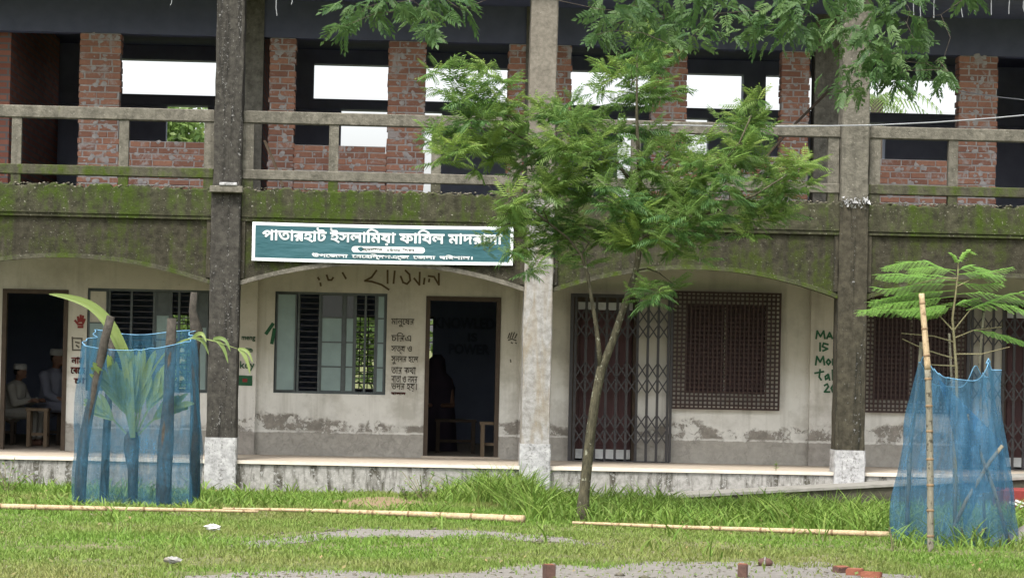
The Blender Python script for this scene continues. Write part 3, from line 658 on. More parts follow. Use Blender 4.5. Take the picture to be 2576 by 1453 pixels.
strokes('hand_print', 'black_paint', B, [[(1278, 850), (1282, 838)], [(1283, 850), (1288, 836)], [(1289, 849), (1294, 836)], [(1295, 850), (1300, 840)], [(1279, 855), (1288, 852), (1298, 856)], [(1286, 861), (1289, 863)], [(1297, 862), (1299, 863)], [(1284, 904), (1285, 910)]], yw, .008)
strokes('paint_smear', 'green_paint', B, [[(686, 815), (670, 838)], [(690, 828), (684, 862)]], yw, .022)
# words on the dark rear wall of the middle room
yr = RY - .006
for px, body in (((1092, 800, 1282, 826), 'KNOWLEDGE'), ((1178, 838, 1200, 858), 'IS'), ((1130, 866, 1230, 890), 'POWER')): wall_text(px, body, 'wall_letter', yr, .008)
# ================================================================ BANNER
bn = empty('banner', P(960, 660, .03), 'long green cloth banner with white Bengali lettering and white border tied to arch beam', 'banner')
bx0, bx1 = sx(634, 606, .0), sx(1291, 616, .0); bz0, bz1 = (sz(634, 655, 0) + sz(1290, 667, 0)) / 2, (sz(634, 557, 0) + sz(1290, 571, 0)) / 2
BW, BH = bx1 - bx0, bz1 - bz0
def wav(u, v): return .02 + .006 * math.sin(u * 5.1 + v * 3) * math.cos(v * 9) + .004 * math.sin(u * 17 + v * 8) + .008 * math.sin(u * 2.2)
def bpt(u, v, k=0): sag = -.010 * math.sin(math.pi * u / BW) + .012 * (u / BW - .5); return (bx0 + u, wav(u, v) - .004 - k, bz0 + v + sag)
def sheet(u0, u1, v0, v1, nu, nv, k, name, mat, par, back=False):
    mb = MB(); kk = [(k, False)] + ([(k - .004, True)] if back else [])
    for ko, _ in kk:
        for i in range(nu):
            for j in range(nv):
                U = [u0 + (u1 - u0) * q / nu for q in (i, i + 1)]; Vv = [v0 + (v1 - v0) * q / nv for q in (j, j + 1)]
                mb.face([bpt(U[0], Vv[0], ko), bpt(U[1], Vv[0], ko), bpt(U[1], Vv[1], ko), bpt(U[0], Vv[1], ko)])
    return mb.build(name, mat, par, recalc=False)
sheet(0, BW, 0, BH, 60, 10, .0, 'cloth', 'banner_cloth', bn, True)
bd = .037
for (u0, u1, v0, v1, a_, b_) in ((0, BW, 0, bd, 60, 1), (0, BW, BH - bd, BH, 60, 1), (0, bd, bd, BH - bd, 1, 8), (BW - bd, BW, bd, BH - bd, 1, 8)): sheet(u0, u1, v0, v1, a_, b_, .003, 'border', 'banner_white', bn)
lettering('lettering', 'পাতারহাট ইসলািময়া ফািযল মাদরাসা', 'banner_white', bn, lambda u, v, k: bpt(u + .125, v + .222, .0035 + k), BW - .26, .19, .005)
lettering('lettering', 'উপেজলা: েমেহিন্দগঞ্জ, েজলা: বিরশাল।', 'banner_white', bn, lambda u, v, k: bpt(u + .72, v + .052, .0035 + k), 1.92, .062, .003)
pl = MB(); pc, pr, hl = (1.63, .168), .037, .40
ring = [(pc[0] + s_ * hl + pr * 1.05 * math.cos(t), pc[1] + pr * math.sin(t)) for s_, ts in ((1, np.linspace(-1.57, 1.57, 9)), (-1, np.linspace(1.57, 4.71, 9))) for t in ts]
for i in range(8): pl.face([bpt(*ring[i], .0038), bpt(*ring[i + 1], .0038), bpt(*ring[16 - i], .0038), bpt(*ring[17 - i], .0038)])
pl.face([bpt(*ring[8], .0038), bpt(*ring[9], .0038), bpt(*ring[17], .0038), bpt(*ring[0], .0038)]) if False else None
pl.build('plaque', 'banner_white', bn, recalc=False)
lettering('lettering', 'স্থািপত- ১৯৩৮ িখ্রঃ', 'black_paint', bn, lambda u, v, k: bpt(u + 1.32, v + .147, .0062 + k), .62, .042, .0015)
# ================================================================ RAMP, RED BLOCK, SAND HEAP
r0, r1 = P(1690, 1246, -.75), P(2236, 1217, -.75); sl_ = (r1.z - r0.z) / (r1.x - r0.x); xe = 8.4; ze = r0.z + sl_ * (xe - r0.x)
rp = empty('ramp', (r0.x, -.4, 0), 'low sloping concrete ramp with pale top rising along plinth above tall grass', 'ramp')
mb = MB(); n = 20
for k in range(n):
    xa, xb = r0.x + (xe - r0.x) * k / n, r0.x + (xe - r0.x) * (k + 1) / n; za, zb = r0.z + sl_ * (xa - r0.x) - .03, r0.z + sl_ * (xb - r0.x) - .03
    mb.face([(xa, -.73, -.1), (xb, -.73, -.1), (xb, -.73, zb), (xa, -.73, za)])
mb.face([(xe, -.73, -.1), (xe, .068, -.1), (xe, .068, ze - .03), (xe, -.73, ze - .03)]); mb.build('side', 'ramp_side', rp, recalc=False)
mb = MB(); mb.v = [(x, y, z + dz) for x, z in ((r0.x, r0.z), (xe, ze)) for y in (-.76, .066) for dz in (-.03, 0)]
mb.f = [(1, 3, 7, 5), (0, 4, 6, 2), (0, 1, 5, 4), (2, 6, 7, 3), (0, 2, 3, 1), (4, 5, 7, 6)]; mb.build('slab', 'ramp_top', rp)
rb = empty('painted_block', P(2575, 1320, -1.4), 'red painted low block with white marks beside ramp behind blue net', 'block')
a, b, c, d = prect(2524, 1232, 2660, 1318, -1.4); box('body', 'red_paint', rb, a, b, -1.4, -.80, -.02, d, .012)
strokes('lettering', 'white_paint', rb, [[(2540, 1262), (2560, 1268)], [(2556, 1258), (2566, 1262)], [(2568, 1262), (2584, 1266)], [(2566, 1272), (2580, 1276)], [(2560, 1282), (2566, 1294)]], -1.406, .012)
def heap(name, mat, c, rx, ry, h, label, cat):
    mb = MB(); nr, na = 8, 28
    for r in range(nr + 1):
        for q in range(na):
            t = q / na * 2 * math.pi; k = r / nr; z = h * (1 - k) ** 1.2 * (1 + random.uniform(-.12, .12)); j = 1 + .1 * math.sin(3 * t) + random.uniform(-.04, .04)
            mb.v.append((c.x + math.cos(t) * rx * k * j, c.y + math.sin(t) * ry * k * j, z - (.02 if r == nr else 0)))
    for r in range(nr):
        for q in range(na): mb.f.append((r * na + q, (r + 1) * na + q, (r + 1) * na + (q + 1) % na, r * na + (q + 1) % na))
    o = mb.build(name, mat, None, True, recalc=False); tag(o, label, cat); return o
heap('sand_heap', 'sand', G(2640, 1368), .62, .5, .30, 'heap of grey sand on the grass next to right blue net', 'sand heap')
# ================================================================ PEOPLE AND FURNITURE INSIDE
def capsule(mb, a, b, ra, rb_, n=10):
    a, b = Vector(a), Vector(b); d = (b - a); L = max(d.length, 1e-4); d /= L; pts, rad = [], []
    for t in (-.95, -.6, -.2): pts.append(a + d * ra * t); rad.append(ra * math.sqrt(max(.02, 1 - t * t)))
    for t in (.3, .7): pts.append(a.lerp(b, t)); rad.append(ra + (rb_ - ra) * t)
    for t in (.2, .6, .95): pts.append(b + d * rb_ * t); rad.append(rb_ * math.sqrt(max(.02, 1 - t * t)))
    mb.tube(pts, rad, n)
def ellip(mb, c, r, n=12):
    i0 = len(mb.v); m = 8
    for k in range(m + 1):
        t = math.pi * k / m
        for q in range(n):
            p = 2 * math.pi * q / n; mb.v.append((c[0] + r[0] * max(math.sin(t), .03) * math.cos(p), c[1] + r[1] * max(math.sin(t), .03) * math.sin(p), c[2] + r[2] * math.cos(t)))
    for k in range(m):
        for q in range(n): a = i0 + k * n + q; b = i0 + k * n + (q + 1) % n; mb.f.append((a, a + n, b + n, b))
    mb.f.append(tuple(i0 + q for q in range(n))); mb.f.append(tuple(i0 + m * n + q for q in range(n - 1, -1, -1)))
def fuse(o, vox=.012, sm=4):
    m = o.modifiers.new('fuse', 'REMESH'); m.mode = 'VOXEL'; m.voxel_size = vox; m.use_smooth_shade = True
    s_ = o.modifiers.new('soften', 'SMOOTH'); s_.iterations = sm; s_.factor = .5
def seated(base, h, face, cloth, label, s=1., desk=False):
    """person seated on a bench; base = point on floor below the hips, h = seat height, face = heading"""
    E_ = empty('person', base, label, 'person', None); Rm = Matrix.Rotation(face, 3, 'Z')
    def W(x, y, z): return Vector(base) + Rm @ (Vector((x, y, 0)) * s) + Vector((0, 0, z * s if z < 0 else z * s))
    H = h / s
    body = MB(); hip, ch, nk = (0, 0, H + .10), (.06, 0, H + .42), (.09, 0, H + .56)
    hd = (.13, 0, H + .70)
    capsule(body, W(*hip), W(*ch), .13 * s, .145 * s); capsule(body, W(*ch), W(*nk), .10 * s, .055 * s); capsule(body, W(*nk), W(*hd), .05 * s, .06 * s); ellip(body, W(*hd), (.092 * s, .085 * s, .115 * s))
    ellip(body, W(hd[0] + .092, 0, hd[2] - .012), (.018 * s, .014 * s, .022 * s)); ellip(body, W(hd[0] + .07, 0, hd[2] - .075), (.03 * s, .035 * s, .03 * s))
    for q in (-1, 1): ellip(body, W(hd[0] - .005, q * .088, hd[2] - .01), (.018 * s, .012 * s, .03 * s))
    arms = MB(); legs = MB()
    for q in (-1, 1):
        sh = (.06, q * .18, H + .46); el_ = (.16, q * .23, H + .22); wr = (.40, q * .12, H + .27) if desk else (.34, q * .10, H + .14)
        for m_, e in ((body, 0), (arms, .022)):
            capsule(m_, W(*ch), W(*sh), (.07 + e) * s, (.06 + e) * s); capsule(m_, W(*sh), W(*el_), (.052 + e) * s, (.042 + e) * s); capsule(m_, W(*el_), W(wr[0] - (.05 if e else 0), wr[1], wr[2]), (.040 + e) * s, (.028 + e) * s)
        for fi in range(4): capsule(body, W(wr[0] + .03, wr[1] + (fi - 1.5) * .020, wr[2]), W(wr[0] + .125 - abs(fi - 1.3) * .01, wr[1] + (fi - 1.5) * .021, wr[2] - .035), .011 * s, .008 * s, 6)
        capsule(body, W(*wr), W(wr[0] + .06, wr[1], wr[2]), .03 * s, .036 * s); capsule(body, W(wr[0] + .02, wr[1] - q * .03, wr[2]), W(wr[0] + .08, wr[1] - q * .055, wr[2] - .01), .012 * s, .010 * s, 6)
        kn = (.42, q * .11, H + .06); an = (.40, q * .10, .08)
        for m_, e in ((body, 0), (legs, .028)):
            capsule(m_, W(0, q * .09, H + .08), W(*kn), (.082 + e) * s, (.058 + e) * s); capsule(m_, W(*kn), W(an[0], an[1], an[2] + (.07 if e else 0)), (.055 + e) * s, (.036 + e * 1.3) * s)
        capsule(body, W(an[0] - .03, an[1], .045), W(an[0] + .15, an[1] + q * .02, .035), .04 * s, .03 * s)
    o = body.build('body', 'skin', E_); fuse(o)
    capsule(arms, W(hip[0], 0, hip[2] - .04), W(*ch), .165 * s, .165 * s); capsule(arms, W(*ch), W(nk[0] - .01, 0, nk[2] - .04), .13 * s, .075 * s)
    o = arms.build('kurta', cloth, E_); fuse(o, .014)
    o = legs.build('trousers', cloth, E_); fuse(o, .014)
    cp = MB(); cp.tube([W(hd[0] - .015, 0, hd[2] + .035), W(hd[0] - .012, 0, hd[2] + .08), W(hd[0] - .01, 0, hd[2] + .118), W(hd[0] - .01, 0, hd[2] + .126)], [.105 * s, .104 * s, .096 * s, .06 * s], 18); cp.build('cap', 'cap_cloth', E_, True)
    hr = MB(); ellip(hr, W(hd[0] - .022, 0, hd[2] + .008), (.09 * s, .092 * s, .085 * s)); hr.build('hair', 'hair', E_, True); return E_
def bench(name, c, L, Wd, H, label, mat='wood_dark', rot=0):
    E_ = empty(name, c, label, 'bench' if 'bench' in name else 'desk'); ca, sa = math.cos(rot), math.sin(rot)
    def rb_(mb): mb.v = [(c[0] + v[0] * ca - v[1] * sa, c[1] + v[0] * sa + v[1] * ca, c[2] + v[2]) for v in mb.v]; return mb
    rb_(MB().box(-L / 2, L / 2, -Wd / 2, Wd / 2, H - .035, H)).build('top', mat, E_)
    for x in (-L / 2 + .04, L / 2 - .04):
        for y in (-Wd / 2 + .04, Wd / 2 - .04): rb_(MB().box(x - .024, x + .024, y - .024, y + .024, 0, H - .035)).build('leg', mat, E_)
        rb_(MB().box(x - .016, x + .016, -Wd / 2 + .064, Wd / 2 - .064, .14, .18)).build('stretcher', mat, E_)
    rb_(MB().box(-L / 2 + .064, L / 2 - .064, -.016, .016, .141, .179)).build('stretcher', mat, E_); return E_
def fpt(x, Y): q = P(x, 900, Y); return Vector((q.x, Y, FL))
seated(fpt(34, 3.7), .36, R_(-20), 'kurta_cloth', 'person in white cap and cream robe sitting sideways with arm on a desk', .86, True)
seated(fpt(128, 4.1), .45, R_(-35), 'kurta_blue', 'person in white cap and pale kurta seated next to the door jamb', 1.0)
bench('bench', fpt(20, 3.7) + Vector((-.12, .04, 0)), .5, .3, .35, 'small dark bench under the person in the cream robe'); bench('bench', fpt(122, 4.13), .42, .3, .44, 'dark wooden bench under the person in the pale kurta')
bench('school_desk', fpt(100, 3.2), .30, .28, .50, 'small wooden desk standing between the two seated people', 'wood_pale')
bench('school_bench', fpt(1150, 3.9), .55, .3, .45, 'dark wooden bench in the middle doorway before the veiled person', 'wood_dark'); bench('school_desk', fpt(1245, 2.9), .36, .3, .45, 'pale wooden desk just inside right jamb of the middle doorway', 'wood_pale')
# veiled person behind the middle doorway
c = fpt(1100, 4.6); pv = empty('person', c, 'person in dark veil and long dress standing in the dim middle doorway', 'person')
mb = MB(); ellip(mb, c + Vector((.02, 0, 1.16)), (.085, .095, .115)); capsule(mb, c + Vector((0, 0, .65)), c + Vector((0, 0, .98)), .14, .13); capsule(mb, c + Vector((0, 0, .95)), c + Vector((0, 0, 1.1)), .08, .05)
for q in (-1, 1): capsule(mb, c + Vector((q * .08, 0, .65)), c + Vector((q * .09, 0, .06)), .09, .05); capsule(mb, c + Vector((q * .17, 0, .95)), c + Vector((q * .22, -.1, .62)), .05, .035); capsule(mb, c + Vector((q * .22, -.1, .62)), c + Vector((q * .08, -.24, .62)), .036, .03)
o = mb.build('body', 'skin', pv); fuse(o)
mb = MB(); prof = [(0, .30, .26), (.3, .27, .22), (.62, .235, .19), (.85, .24, .18), (.98, .20, .15), (1.06, .125, .13), (1.14, .118, .135), (1.24, .105, .12), (1.30, .05, .06)]; nn = 24; i0 = 0
for z, rx, ry in prof:
    for q in range(nn):
        t = q / nn * 6.283; k = 1 + (.05 * math.sin(7 * t + z * 2) if z < .95 else 0); mb.v.append((c.x + rx * k * math.cos(t), c.y + ry * k * math.sin(t), c.z + z + .004))
for k in range(len(prof) - 1):
    for q in range(nn): mb.f.append((k * nn + q, k * nn + (q + 1) % nn, (k + 1) * nn + (q + 1) % nn, (k + 1) * nn + q))
mb.f.append(tuple((len(prof) - 1) * nn + q for q in range(nn))); mb.build('veil', 'veil_cloth', pv, True)
# ================================================================ LEAVES
def rotz(a): c, s_ = math.cos(a), math.sin(a); return np.array([[c, -s_, 0], [s_, c, 0], [0, 0, 1]])
def roty(a): c, s_ = math.cos(a), math.sin(a); return np.array([[c, 0, s_], [0, 1, 0], [-s_, 0, c]])
def rotx(a): c, s_ = math.cos(a), math.sin(a); return np.array([[1, 0, 0], [0, c, -s_], [0, s_, c]])
class Leaves:
    def __init__(s): s.V = []; s.T = []; s.t = []; s.n = 0
    def add(s, v, t, tint): s.V.append(v); s.T.append(np.asarray(t) + s.n); s.t.append(np.full(len(v), tint)); s.n += len(v)
    def build(s, name, mat, parent, kind=None): return tri_mesh(name, np.vstack(s.V), np.vstack(s.T), mat, parent, np.concatenate(s.t), kind)
def pinnate(L, pairs, ll, lw, droop, fwd, curl, hang, falc=.25):
    """compound leaf along +X: leaflets in pairs on a drooping rachis"""
    V, T = [], []
    def rach(s_): return np.array([L * s_ * (1 - .12 * s_ * droop), 0, -droop * L * s_ * s_ * .6])
    for k in range(pairs + 1):
        s_ = .12 + .88 * k / pairs; b = rach(s_); sizes = ll * (.7 + .6 * math.sin(math.pi * min(.95, s_ * .75 + .15))) * rng.uniform(.85, 1.12)
        for q in ((-1, 1) if k < pairs else (0,)):
            if q: d = np.array([math.cos(fwd), q * math.sin(fwd), -hang + rng.normal() * .12])
            else: d = np.array([1, 0, -.5 * droop - .1])
            d /= np.linalg.norm(d); sd_ = np.array([-d[1], d[0], 0]) if q == 0 else np.array([-d[1] * 1., d[0], 0]); sd_ /= np.linalg.norm(sd_) + 1e-6
            up = np.cross(d, sd_); o_ = len(V); m = b + d * sizes * .45 + np.array([0, 0, curl * sizes * .15]); tip = b + d * sizes + np.array([falc * sizes * (1 if q else 0), 0, -curl * sizes * .35])
            V += [b, m + sd_ * lw - np.array([falc * sizes * .12, 0, 0]), tip, m - sd_ * lw - np.array([falc * sizes * .12, 0, 0])]; T += [(o_, o_ + 1, o_ + 2), (o_, o_ + 2, o_ + 3)]
    for k in range(3):      # rachis
        a, b = rach(k / 3), rach((k + 1) / 3); o_ = len(V); e = np.array([0, .0022, 0]); V += [a - e, a + e, b + e, b - e]; T += [(o_, o_ + 1, o_ + 2), (o_, o_ + 2, o_ + 3)]
    return np.array(V), np.array(T)
def put_leaf(L, proto, pos, azim, pitch, roll, scale, tint): L.add((proto[0] * scale) @ (rotz(azim) @ roty(-pitch) @ rotx(roll)).T + np.asarray(pos), proto[1], tint)
def branch_out(mb, nodes, tips, r_tip=.004, grow=.35, wob=.05):
    """connect each tip to the nearest lower node by a bent twig; nodes = [(point, radius)]"""
    for tp in tips:
        tp = Vector(tp); best = min(nodes, key=lambda nd: (nd[0] - tp).length + (.6 if nd[0].z > tp.z + .15 else 0)); a, ra = best; d = tp - a
        if d.length < .05: continue
        m1 = a + d * .35 + Vector((random.gauss(0, wob), random.gauss(0, wob), .10 * d.length)); m2 = a + d * .7 + Vector((random.gauss(0, wob), random.gauss(0, wob), .10 * d.length))
        r0_ = min(ra * .7, r_tip + grow * .02 * d.length + .003); mb.tube([a, m1, m2, tp], [r0_, r0_ * .8, r0_ * .6, r_tip * .7], 5)
        nodes += [(m1, r0_ * .8), (m2, r0_ * .6), (tp, r_tip)]
# ================================================================ NEEM TREE
base = G(1462, 1312); TY = base.y
tree = empty('neem_tree', base, 'young leafy tree with slanting forked trunk growing in the grass before the gate', 'tree')
Tp = lambda x, y, dy=0: P(x, y, TY + dy)
tk = MB(); pts = [Vector((base.x, TY, -.05))] + [Tp(*q) for q in ((1464, 1296), (1470, 1240), (1478, 1160), (1487, 1080), (1498, 1000), (1512, 930), (1540, 860), (1560, 800), (1580, 740), (1600, 680), (1612, 600), (1612, 500), (1606, 400), (1602, 300), (1602, 200), (1604, 110))]
rad = [.088, .068, .056, .051, .048, .046, .046, .038, .036, .033, .030, .032, .026, .02, .015, .010, .006]
tk.tube(pts, rad, 12, True, .06); tk.build('trunk', 'neem_bark', tree, True)
nodes = [(p, r) for p, r in zip(pts[7:], rad[7:])]
for path in ([(1511, 930), (1507, 880), (1500, 820), (1490, 760), (1478, 690), (1462, 640), (1430, 600), (1380, 560), (1330, 520)], [(1608, 560), (1560, 500), (1480, 440), (1400, 390), (1300, 340), (1200, 280)], [(1608, 620), (1660, 560), (1740, 490), (1810, 420), (1860, 360), (1890, 290)],
             [(1610, 600), (1700, 560), (1800, 530), (1900, 490), (1980, 440)], [(1606, 480), (1560, 420), (1520, 360), (1480, 310)]):
    dy = random.uniform(-.5, .5); n = len(path); q = [Tp(x, y, dy * k / n) for k, (x, y) in enumerate(path)]; r = [.027 * (1 - .8 * k / n) for k in range(n)]
    if path[0][1] < 900: r = [x * .8 for x in r]
    bmb = MB().tube(q, r, 8); bmb.build('limb', 'neem_bark', tree, True); nodes += list(zip(q[2:], r[2:]))
tufts = [(1605, 95, 36), (1600, 140, 62), (1545, 200, 58), (1655, 175, 60), (1600, 215, 66), (1655, 250, 66), (1540, 260, 40), (1215, 170, 46), (1175, 215, 70), (1255, 225, 62), (1105, 210, 34), (1285, 285, 70), (1185, 300, 66), (1115, 335, 52), (1205, 365, 80), (1140, 400, 60), (1095, 370, 34), (1300, 350, 80), (1370, 285, 66), (1425, 300, 78), (1485, 310, 78),
         (1350, 400, 80), (1290, 430, 60), (1430, 395, 88), (1505, 395, 88), (1570, 330, 44), (1630, 325, 52), (1590, 400, 38), (1380, 480, 80), (1460, 490, 88), (1540, 500, 80), (1345, 545, 70), (1300, 555, 48), (1410, 560, 70), (1335, 615, 62), (1375, 640, 46), (1340, 665, 36), (1650, 425, 76), (1705, 385, 72), (1765, 420, 74), (1720, 480, 88), (1650, 515, 80),
         (1610, 560, 76), (1700, 575, 84), (1785, 560, 66), (1635, 610, 66), (1725, 630, 56), (1590, 610, 50), (1800, 480, 78), (1845, 420, 74), (1840, 335, 70), (1890, 265, 46), (1900, 315, 56), (1870, 375, 60), (1930, 440, 66), (1995, 410, 54), (2025, 400, 38), (1980, 480, 66), (1905, 510, 78), (1950, 550, 50), (2035, 470, 36), (1875, 580, 46), (1640, 735, 46), (1700, 715, 36), (1610, 745, 30),
         (1510, 610, 40), (1480, 650, 36), (1570, 560, 60), (1280, 510, 40), (1760, 520, 66), (1560, 450, 50), (1245, 600, 26), (1275, 575, 34), (1230, 625, 18), (1400, 620, 40), (1290, 640, 30)]
protos = [pinnate(.27, 8, .064, .0080, rng.uniform(.2, .8), 1.1, rng.uniform(.3, .9), rng.uniform(.35, 1.3), .3) for _ in range(8)]
LV = Leaves(); tips = []
for (x, y, r) in tufts:
    dy = random.uniform(-.75, .75); c = Tp(x, y, dy); rm = r / 247.; tips.append(c + Vector((0, 0, -.1 * rm)))
    n = int(max(8, (r / 40.) ** 2 * 16)); young = 1. if y < 130 else max(0, random.gauss(.1, .28)); young = max(young, .55 if (x, y) in ((1215, 170), (1995, 410), (2025, 400), (1890, 265), (1545, 200), (1105, 210), (1335, 615)) else 0)
    hubs = [np.array(c) + rng.normal(size=3) * np.array([.36, .5, .32]) * rm for _ in range(max(2, n // 6))]
    for k in range(n):
        hb = hubs[k % len(hubs)]; a = rng.uniform(0, 6.283); pt = rng.uniform(-.25, 1.25); scl = rng.uniform(.65, 1.05) * min(1, rm / .2 + .25)
        tnt = np.clip(young * rng.uniform(.3, 1.1) + (.32 if pt > .45 else 0), 0, 1); put_leaf(LV, protos[k % 8], hb, a, pt, rng.normal() * .35, scl, tnt)
    for h_ in hubs: tips.append(Vector(h_))
tw = MB(); branch_out(tw, nodes, sorted(tips, key=lambda t: abs(t.x - base.x) + abs(t.z - 3))); tw.build('twigs', 'neem_bark', tree, kind='stuff')
LV.build('crown', 'neem_leaf', tree)
# ================================================================ OVERHANGING TREE
OY = -16.0; ob = Vector((6.6, -15.4, 0))
ot = empty('shade_tree', ob, 'large tree whose dark leafy branches hang into view above the upper floor', 'tree')
Op = lambda x, y, dy=0: P(x, y, OY + dy)
tr_pts = [Vector((6.6, -15.4, -.05)), Vector((6.55, -15.4, 1.2)), Vector((6.4, -15.5, 2.6)), Vector((6.1, -15.6, 4.0)), Vector((5.6, -15.7, 5.4)), Vector((5.0, -15.8, 6.6)), Vector((4.6, -15.9, 7.8))]
MB().tube(tr_pts, [.30, .22, .19, .17, .14, .10, .05], 12, True, .04).build('trunk', 'canopy_bark', ot, True)
nodes = [(p, .08) for p in tr_pts[3:]]
for lim in ([(6.1, -15.6, 4.0), (5.0, -15.8, 5.0), (3.6, -16, 5.5), (2.2, -16, 5.6), (.6, -16, 5.5), (-.8, -16, 5.2)], [(6.2, -15.6, 3.6), (5.2, -16, 4.4), (4.0, -16.1, 4.75), (3.0, -16, 4.9), (2.3, -16, 4.75)], [(5.6, -15.7, 5.4), (4.4, -15.0, 6.4), (2.6, -14.4, 7.0), (.8, -14, 7.0)], [(5.0, -15.8, 6.6), (4.0, -16.8, 7.4), (2.4, -17.2, 7.6)]):
    q = [Vector(p) for p in lim]; MB().tube(q, [.085 * (1 - .75 * k / len(q)) for k in range(len(q))], 8).build('limb', 'canopy_bark', ot, True); nodes += [(p, .03) for p in q[1:]]
ot_t = [(868, 40, 34), (915, 22, 46), (860, 70, 22), (1000, 30, 46), (1055, 14, 56), (1100, 55, 40), (1085, 78, 20), (1160, 25, 36), (940, -10, 60), (1110, -10, 60), (1500, 22, 34), (1560, 26, 48), (1530, 66, 36), (1500, 88, 18), (1610, 55, 44), (1640, 24, 56), (1700, 50, 58), (1740, 92, 36), (1790, 54, 48), (1840, 16, 36), (1680, 110, 34), (1600, -20, 60), (1760, -10, 60),
        (1890, 62, 36), (1905, 30, 40), (1960, 55, 54), (1985, 90, 34), (2020, 40, 56), (2070, 85, 48), (2120, 40, 56), (2180, 88, 62), (2240, 56, 56), (2245, 135, 58), (2300, 100, 46), (2320, 160, 46), (2200, 155, 50), (2365, 175, 34), (2140, 185, 44), (2250, 195, 38), (2150, 222, 28), (2385, 180, 20), (2000, -15, 60), (2150, -20, 70), (2280, 10, 50), (2330, 60, 36), (2430, -6, 20)]
cp_ = [pinnate(.16, 6, .050, .0135, rng.uniform(.3, .9), .85, rng.uniform(.2, .6), rng.uniform(.05, .4), .08) for _ in range(8)]
LV = Leaves(); tips = []
for (x, y, r) in ot_t:
    c = Op(x, y, random.uniform(-.6, .6)); rm = r / 392.; tips.append(c); n = int(max(6, (r / 40.) ** 2 * 9))
    for k in range(n):
        hb = np.array(c) + rng.normal(size=3) * np.array([.5, .7, .42]) * rm; put_leaf(LV, cp_[k % 8], hb, rng.uniform(0, 6.283), rng.uniform(-.9, .3), rng.normal() * .5, rng.uniform(.6, 1.), np.clip(rng.normal() * .25 + .12, 0, 1))
for k in range(70):     # the rest of the crown, above the picture
    c = Vector((random.uniform(-1.2, 6.8), random.uniform(-17.8, -13.6), random.uniform(5.1, 8.6))); tips.append(c); 
    for q in range(16): put_leaf(LV, cp_[q % 8], np.array(c) + rng.normal(size=3) * .16, rng.uniform(0, 6.283), rng.uniform(-.8, .4), rng.normal() * .5, rng.uniform(.7, 1.1), np.clip(rng.normal() * .2, 0, 1))
tw = MB(); branch_out(tw, nodes, sorted(tips, key=lambda t: -t.x), .0035); tw.build('twigs', 'canopy_bark', ot, kind='stuff'); LV.build('crown', 'canopy_leaf', ot)
# ================================================================ NETS
def net_surface(name, parent, foot, levels, topf, seed, folds=.02, nu=160, nv=30, mat='blue_net'):
    """foot: closed polygon on the ground; levels(k, p, c): scale of the loop at height fraction k; topf(u, p): height of the rim"""
    rr = random.Random(seed); L = [Vector(p) for p in foot]; seg = [(L[(i + 1) % len(L)] - L[i]).length for i in range(len(L))]; tot = sum(seg); c = sum(L, Vector((0, 0))) / len(L); ring = []
    for k in range(nu):
        d = tot * k / nu; i = 0
        while d > seg[i]: d -= seg[i]; i += 1
        ring.append(L[i].lerp(L[(i + 1) % len(L)], d / seg[i]))
    ph = [rr.uniform(0, 6.28) for _ in range(6)]; mb = MB()
    for j in range(nv + 1):
        k = j / nv
        for i, p in enumerate(ring):
            u = i / nu; s_ = levels(k, u); q = c + (p - c) * s_; nrm = (p - c).normalized(); a = u * 2 * math.pi
            f = folds * (math.sin(a * 7 + ph[0] + 2 * k) + .7 * math.sin(a * 13 + ph[1] - 3 * k) + .4 * math.sin(a * 23 + ph[2] + 5 * k)) * (.4 + .6 * k)
            f += .02 * math.sin(5 * k + 3 * a + ph[3]) + folds * 1.1 * (abs(math.sin(a * 9.5 + ph[4] + 1.6 * math.sin(3 * k + ph[5]))) - .6) * (.3 + .7 * k); f += .012 * math.sin(14 * k + 4 * math.sin(a * 3 + ph[1])); q = q + nrm * f; h = topf(u, q); mb.v.append((q.x, q.y, .01 + h * k))
    for j in range(nv):
        for i in range(nu): mb.f.append((j * nu + i, j * nu + (i + 1) % nu, (j + 1) * nu + (i + 1) % nu, (j + 1) * nu + i))
    rim = [Vector(mb.v[nv * nu + i]) for i in range(nu)]; o = mb.build(name, mat, parent, True, recalc=False)
    cd_ = MB().tube(rim + rim[:1], .0045, 5, False); cd_.build('rim_cord', 'net_cord', o); return rim
# left guard
NY = -3.45; lc = Vector((sx(343, 1265, NY), NY, 0)); NP = lambda x, y, dy=0: P(x, y, NY + dy)
lg = empty('tree_guard', lc, 'blue net wrapped round rough wooden stakes about a young coconut palm', 'tree guard')
xl, xr = sx(192, 1250, NY), sx(497, 1250, NY); xtl, xtr = sx(238, 860, NY), sx(503, 860, NY)
foot = [(xl, NY - .38), (xr - .03, NY - .36), (xr, NY + .4), (xl + .06, NY + .42)]
def top_l(u, q):
    t = min(max((q.y - NY + .3) / .6, 0), 1); return (1.73 - .075 * (1 - min(1, ((q.x - lc.x + .05) / .55) ** 2)) + .05 * (q.x - lc.x)) * (1 - t) + (1.85 + .03 * math.sin(q.x * 5)) * t
net_surface('net', lg, foot, lambda k, u: 1 - .11 * k + .03 * math.sin(k * 4), top_l, 3, .026)
def stake(path, r, dy, jit=.16, mat='stake_wood', par=lg):
    q = [NP(x, y, dy) for x, y in path]; q[0].z = -.05; MB().tube(q, r if isinstance(r, list) else [r * (1 - .25 * k / len(q)) for k in range(len(q))], 9, True, jit).build('stake', mat, par, True)
stake([(200, 1280), (203, 1200), (210, 1110), (228, 1020), (248, 930), (264, 850), (280, 795)], .06, -.30)
stake([(410, 1284), (413, 1200), (417, 1110), (424, 1000), (428, 900), (432, 800)], [.085, .08, .082, .062, .055, .05], -.28)
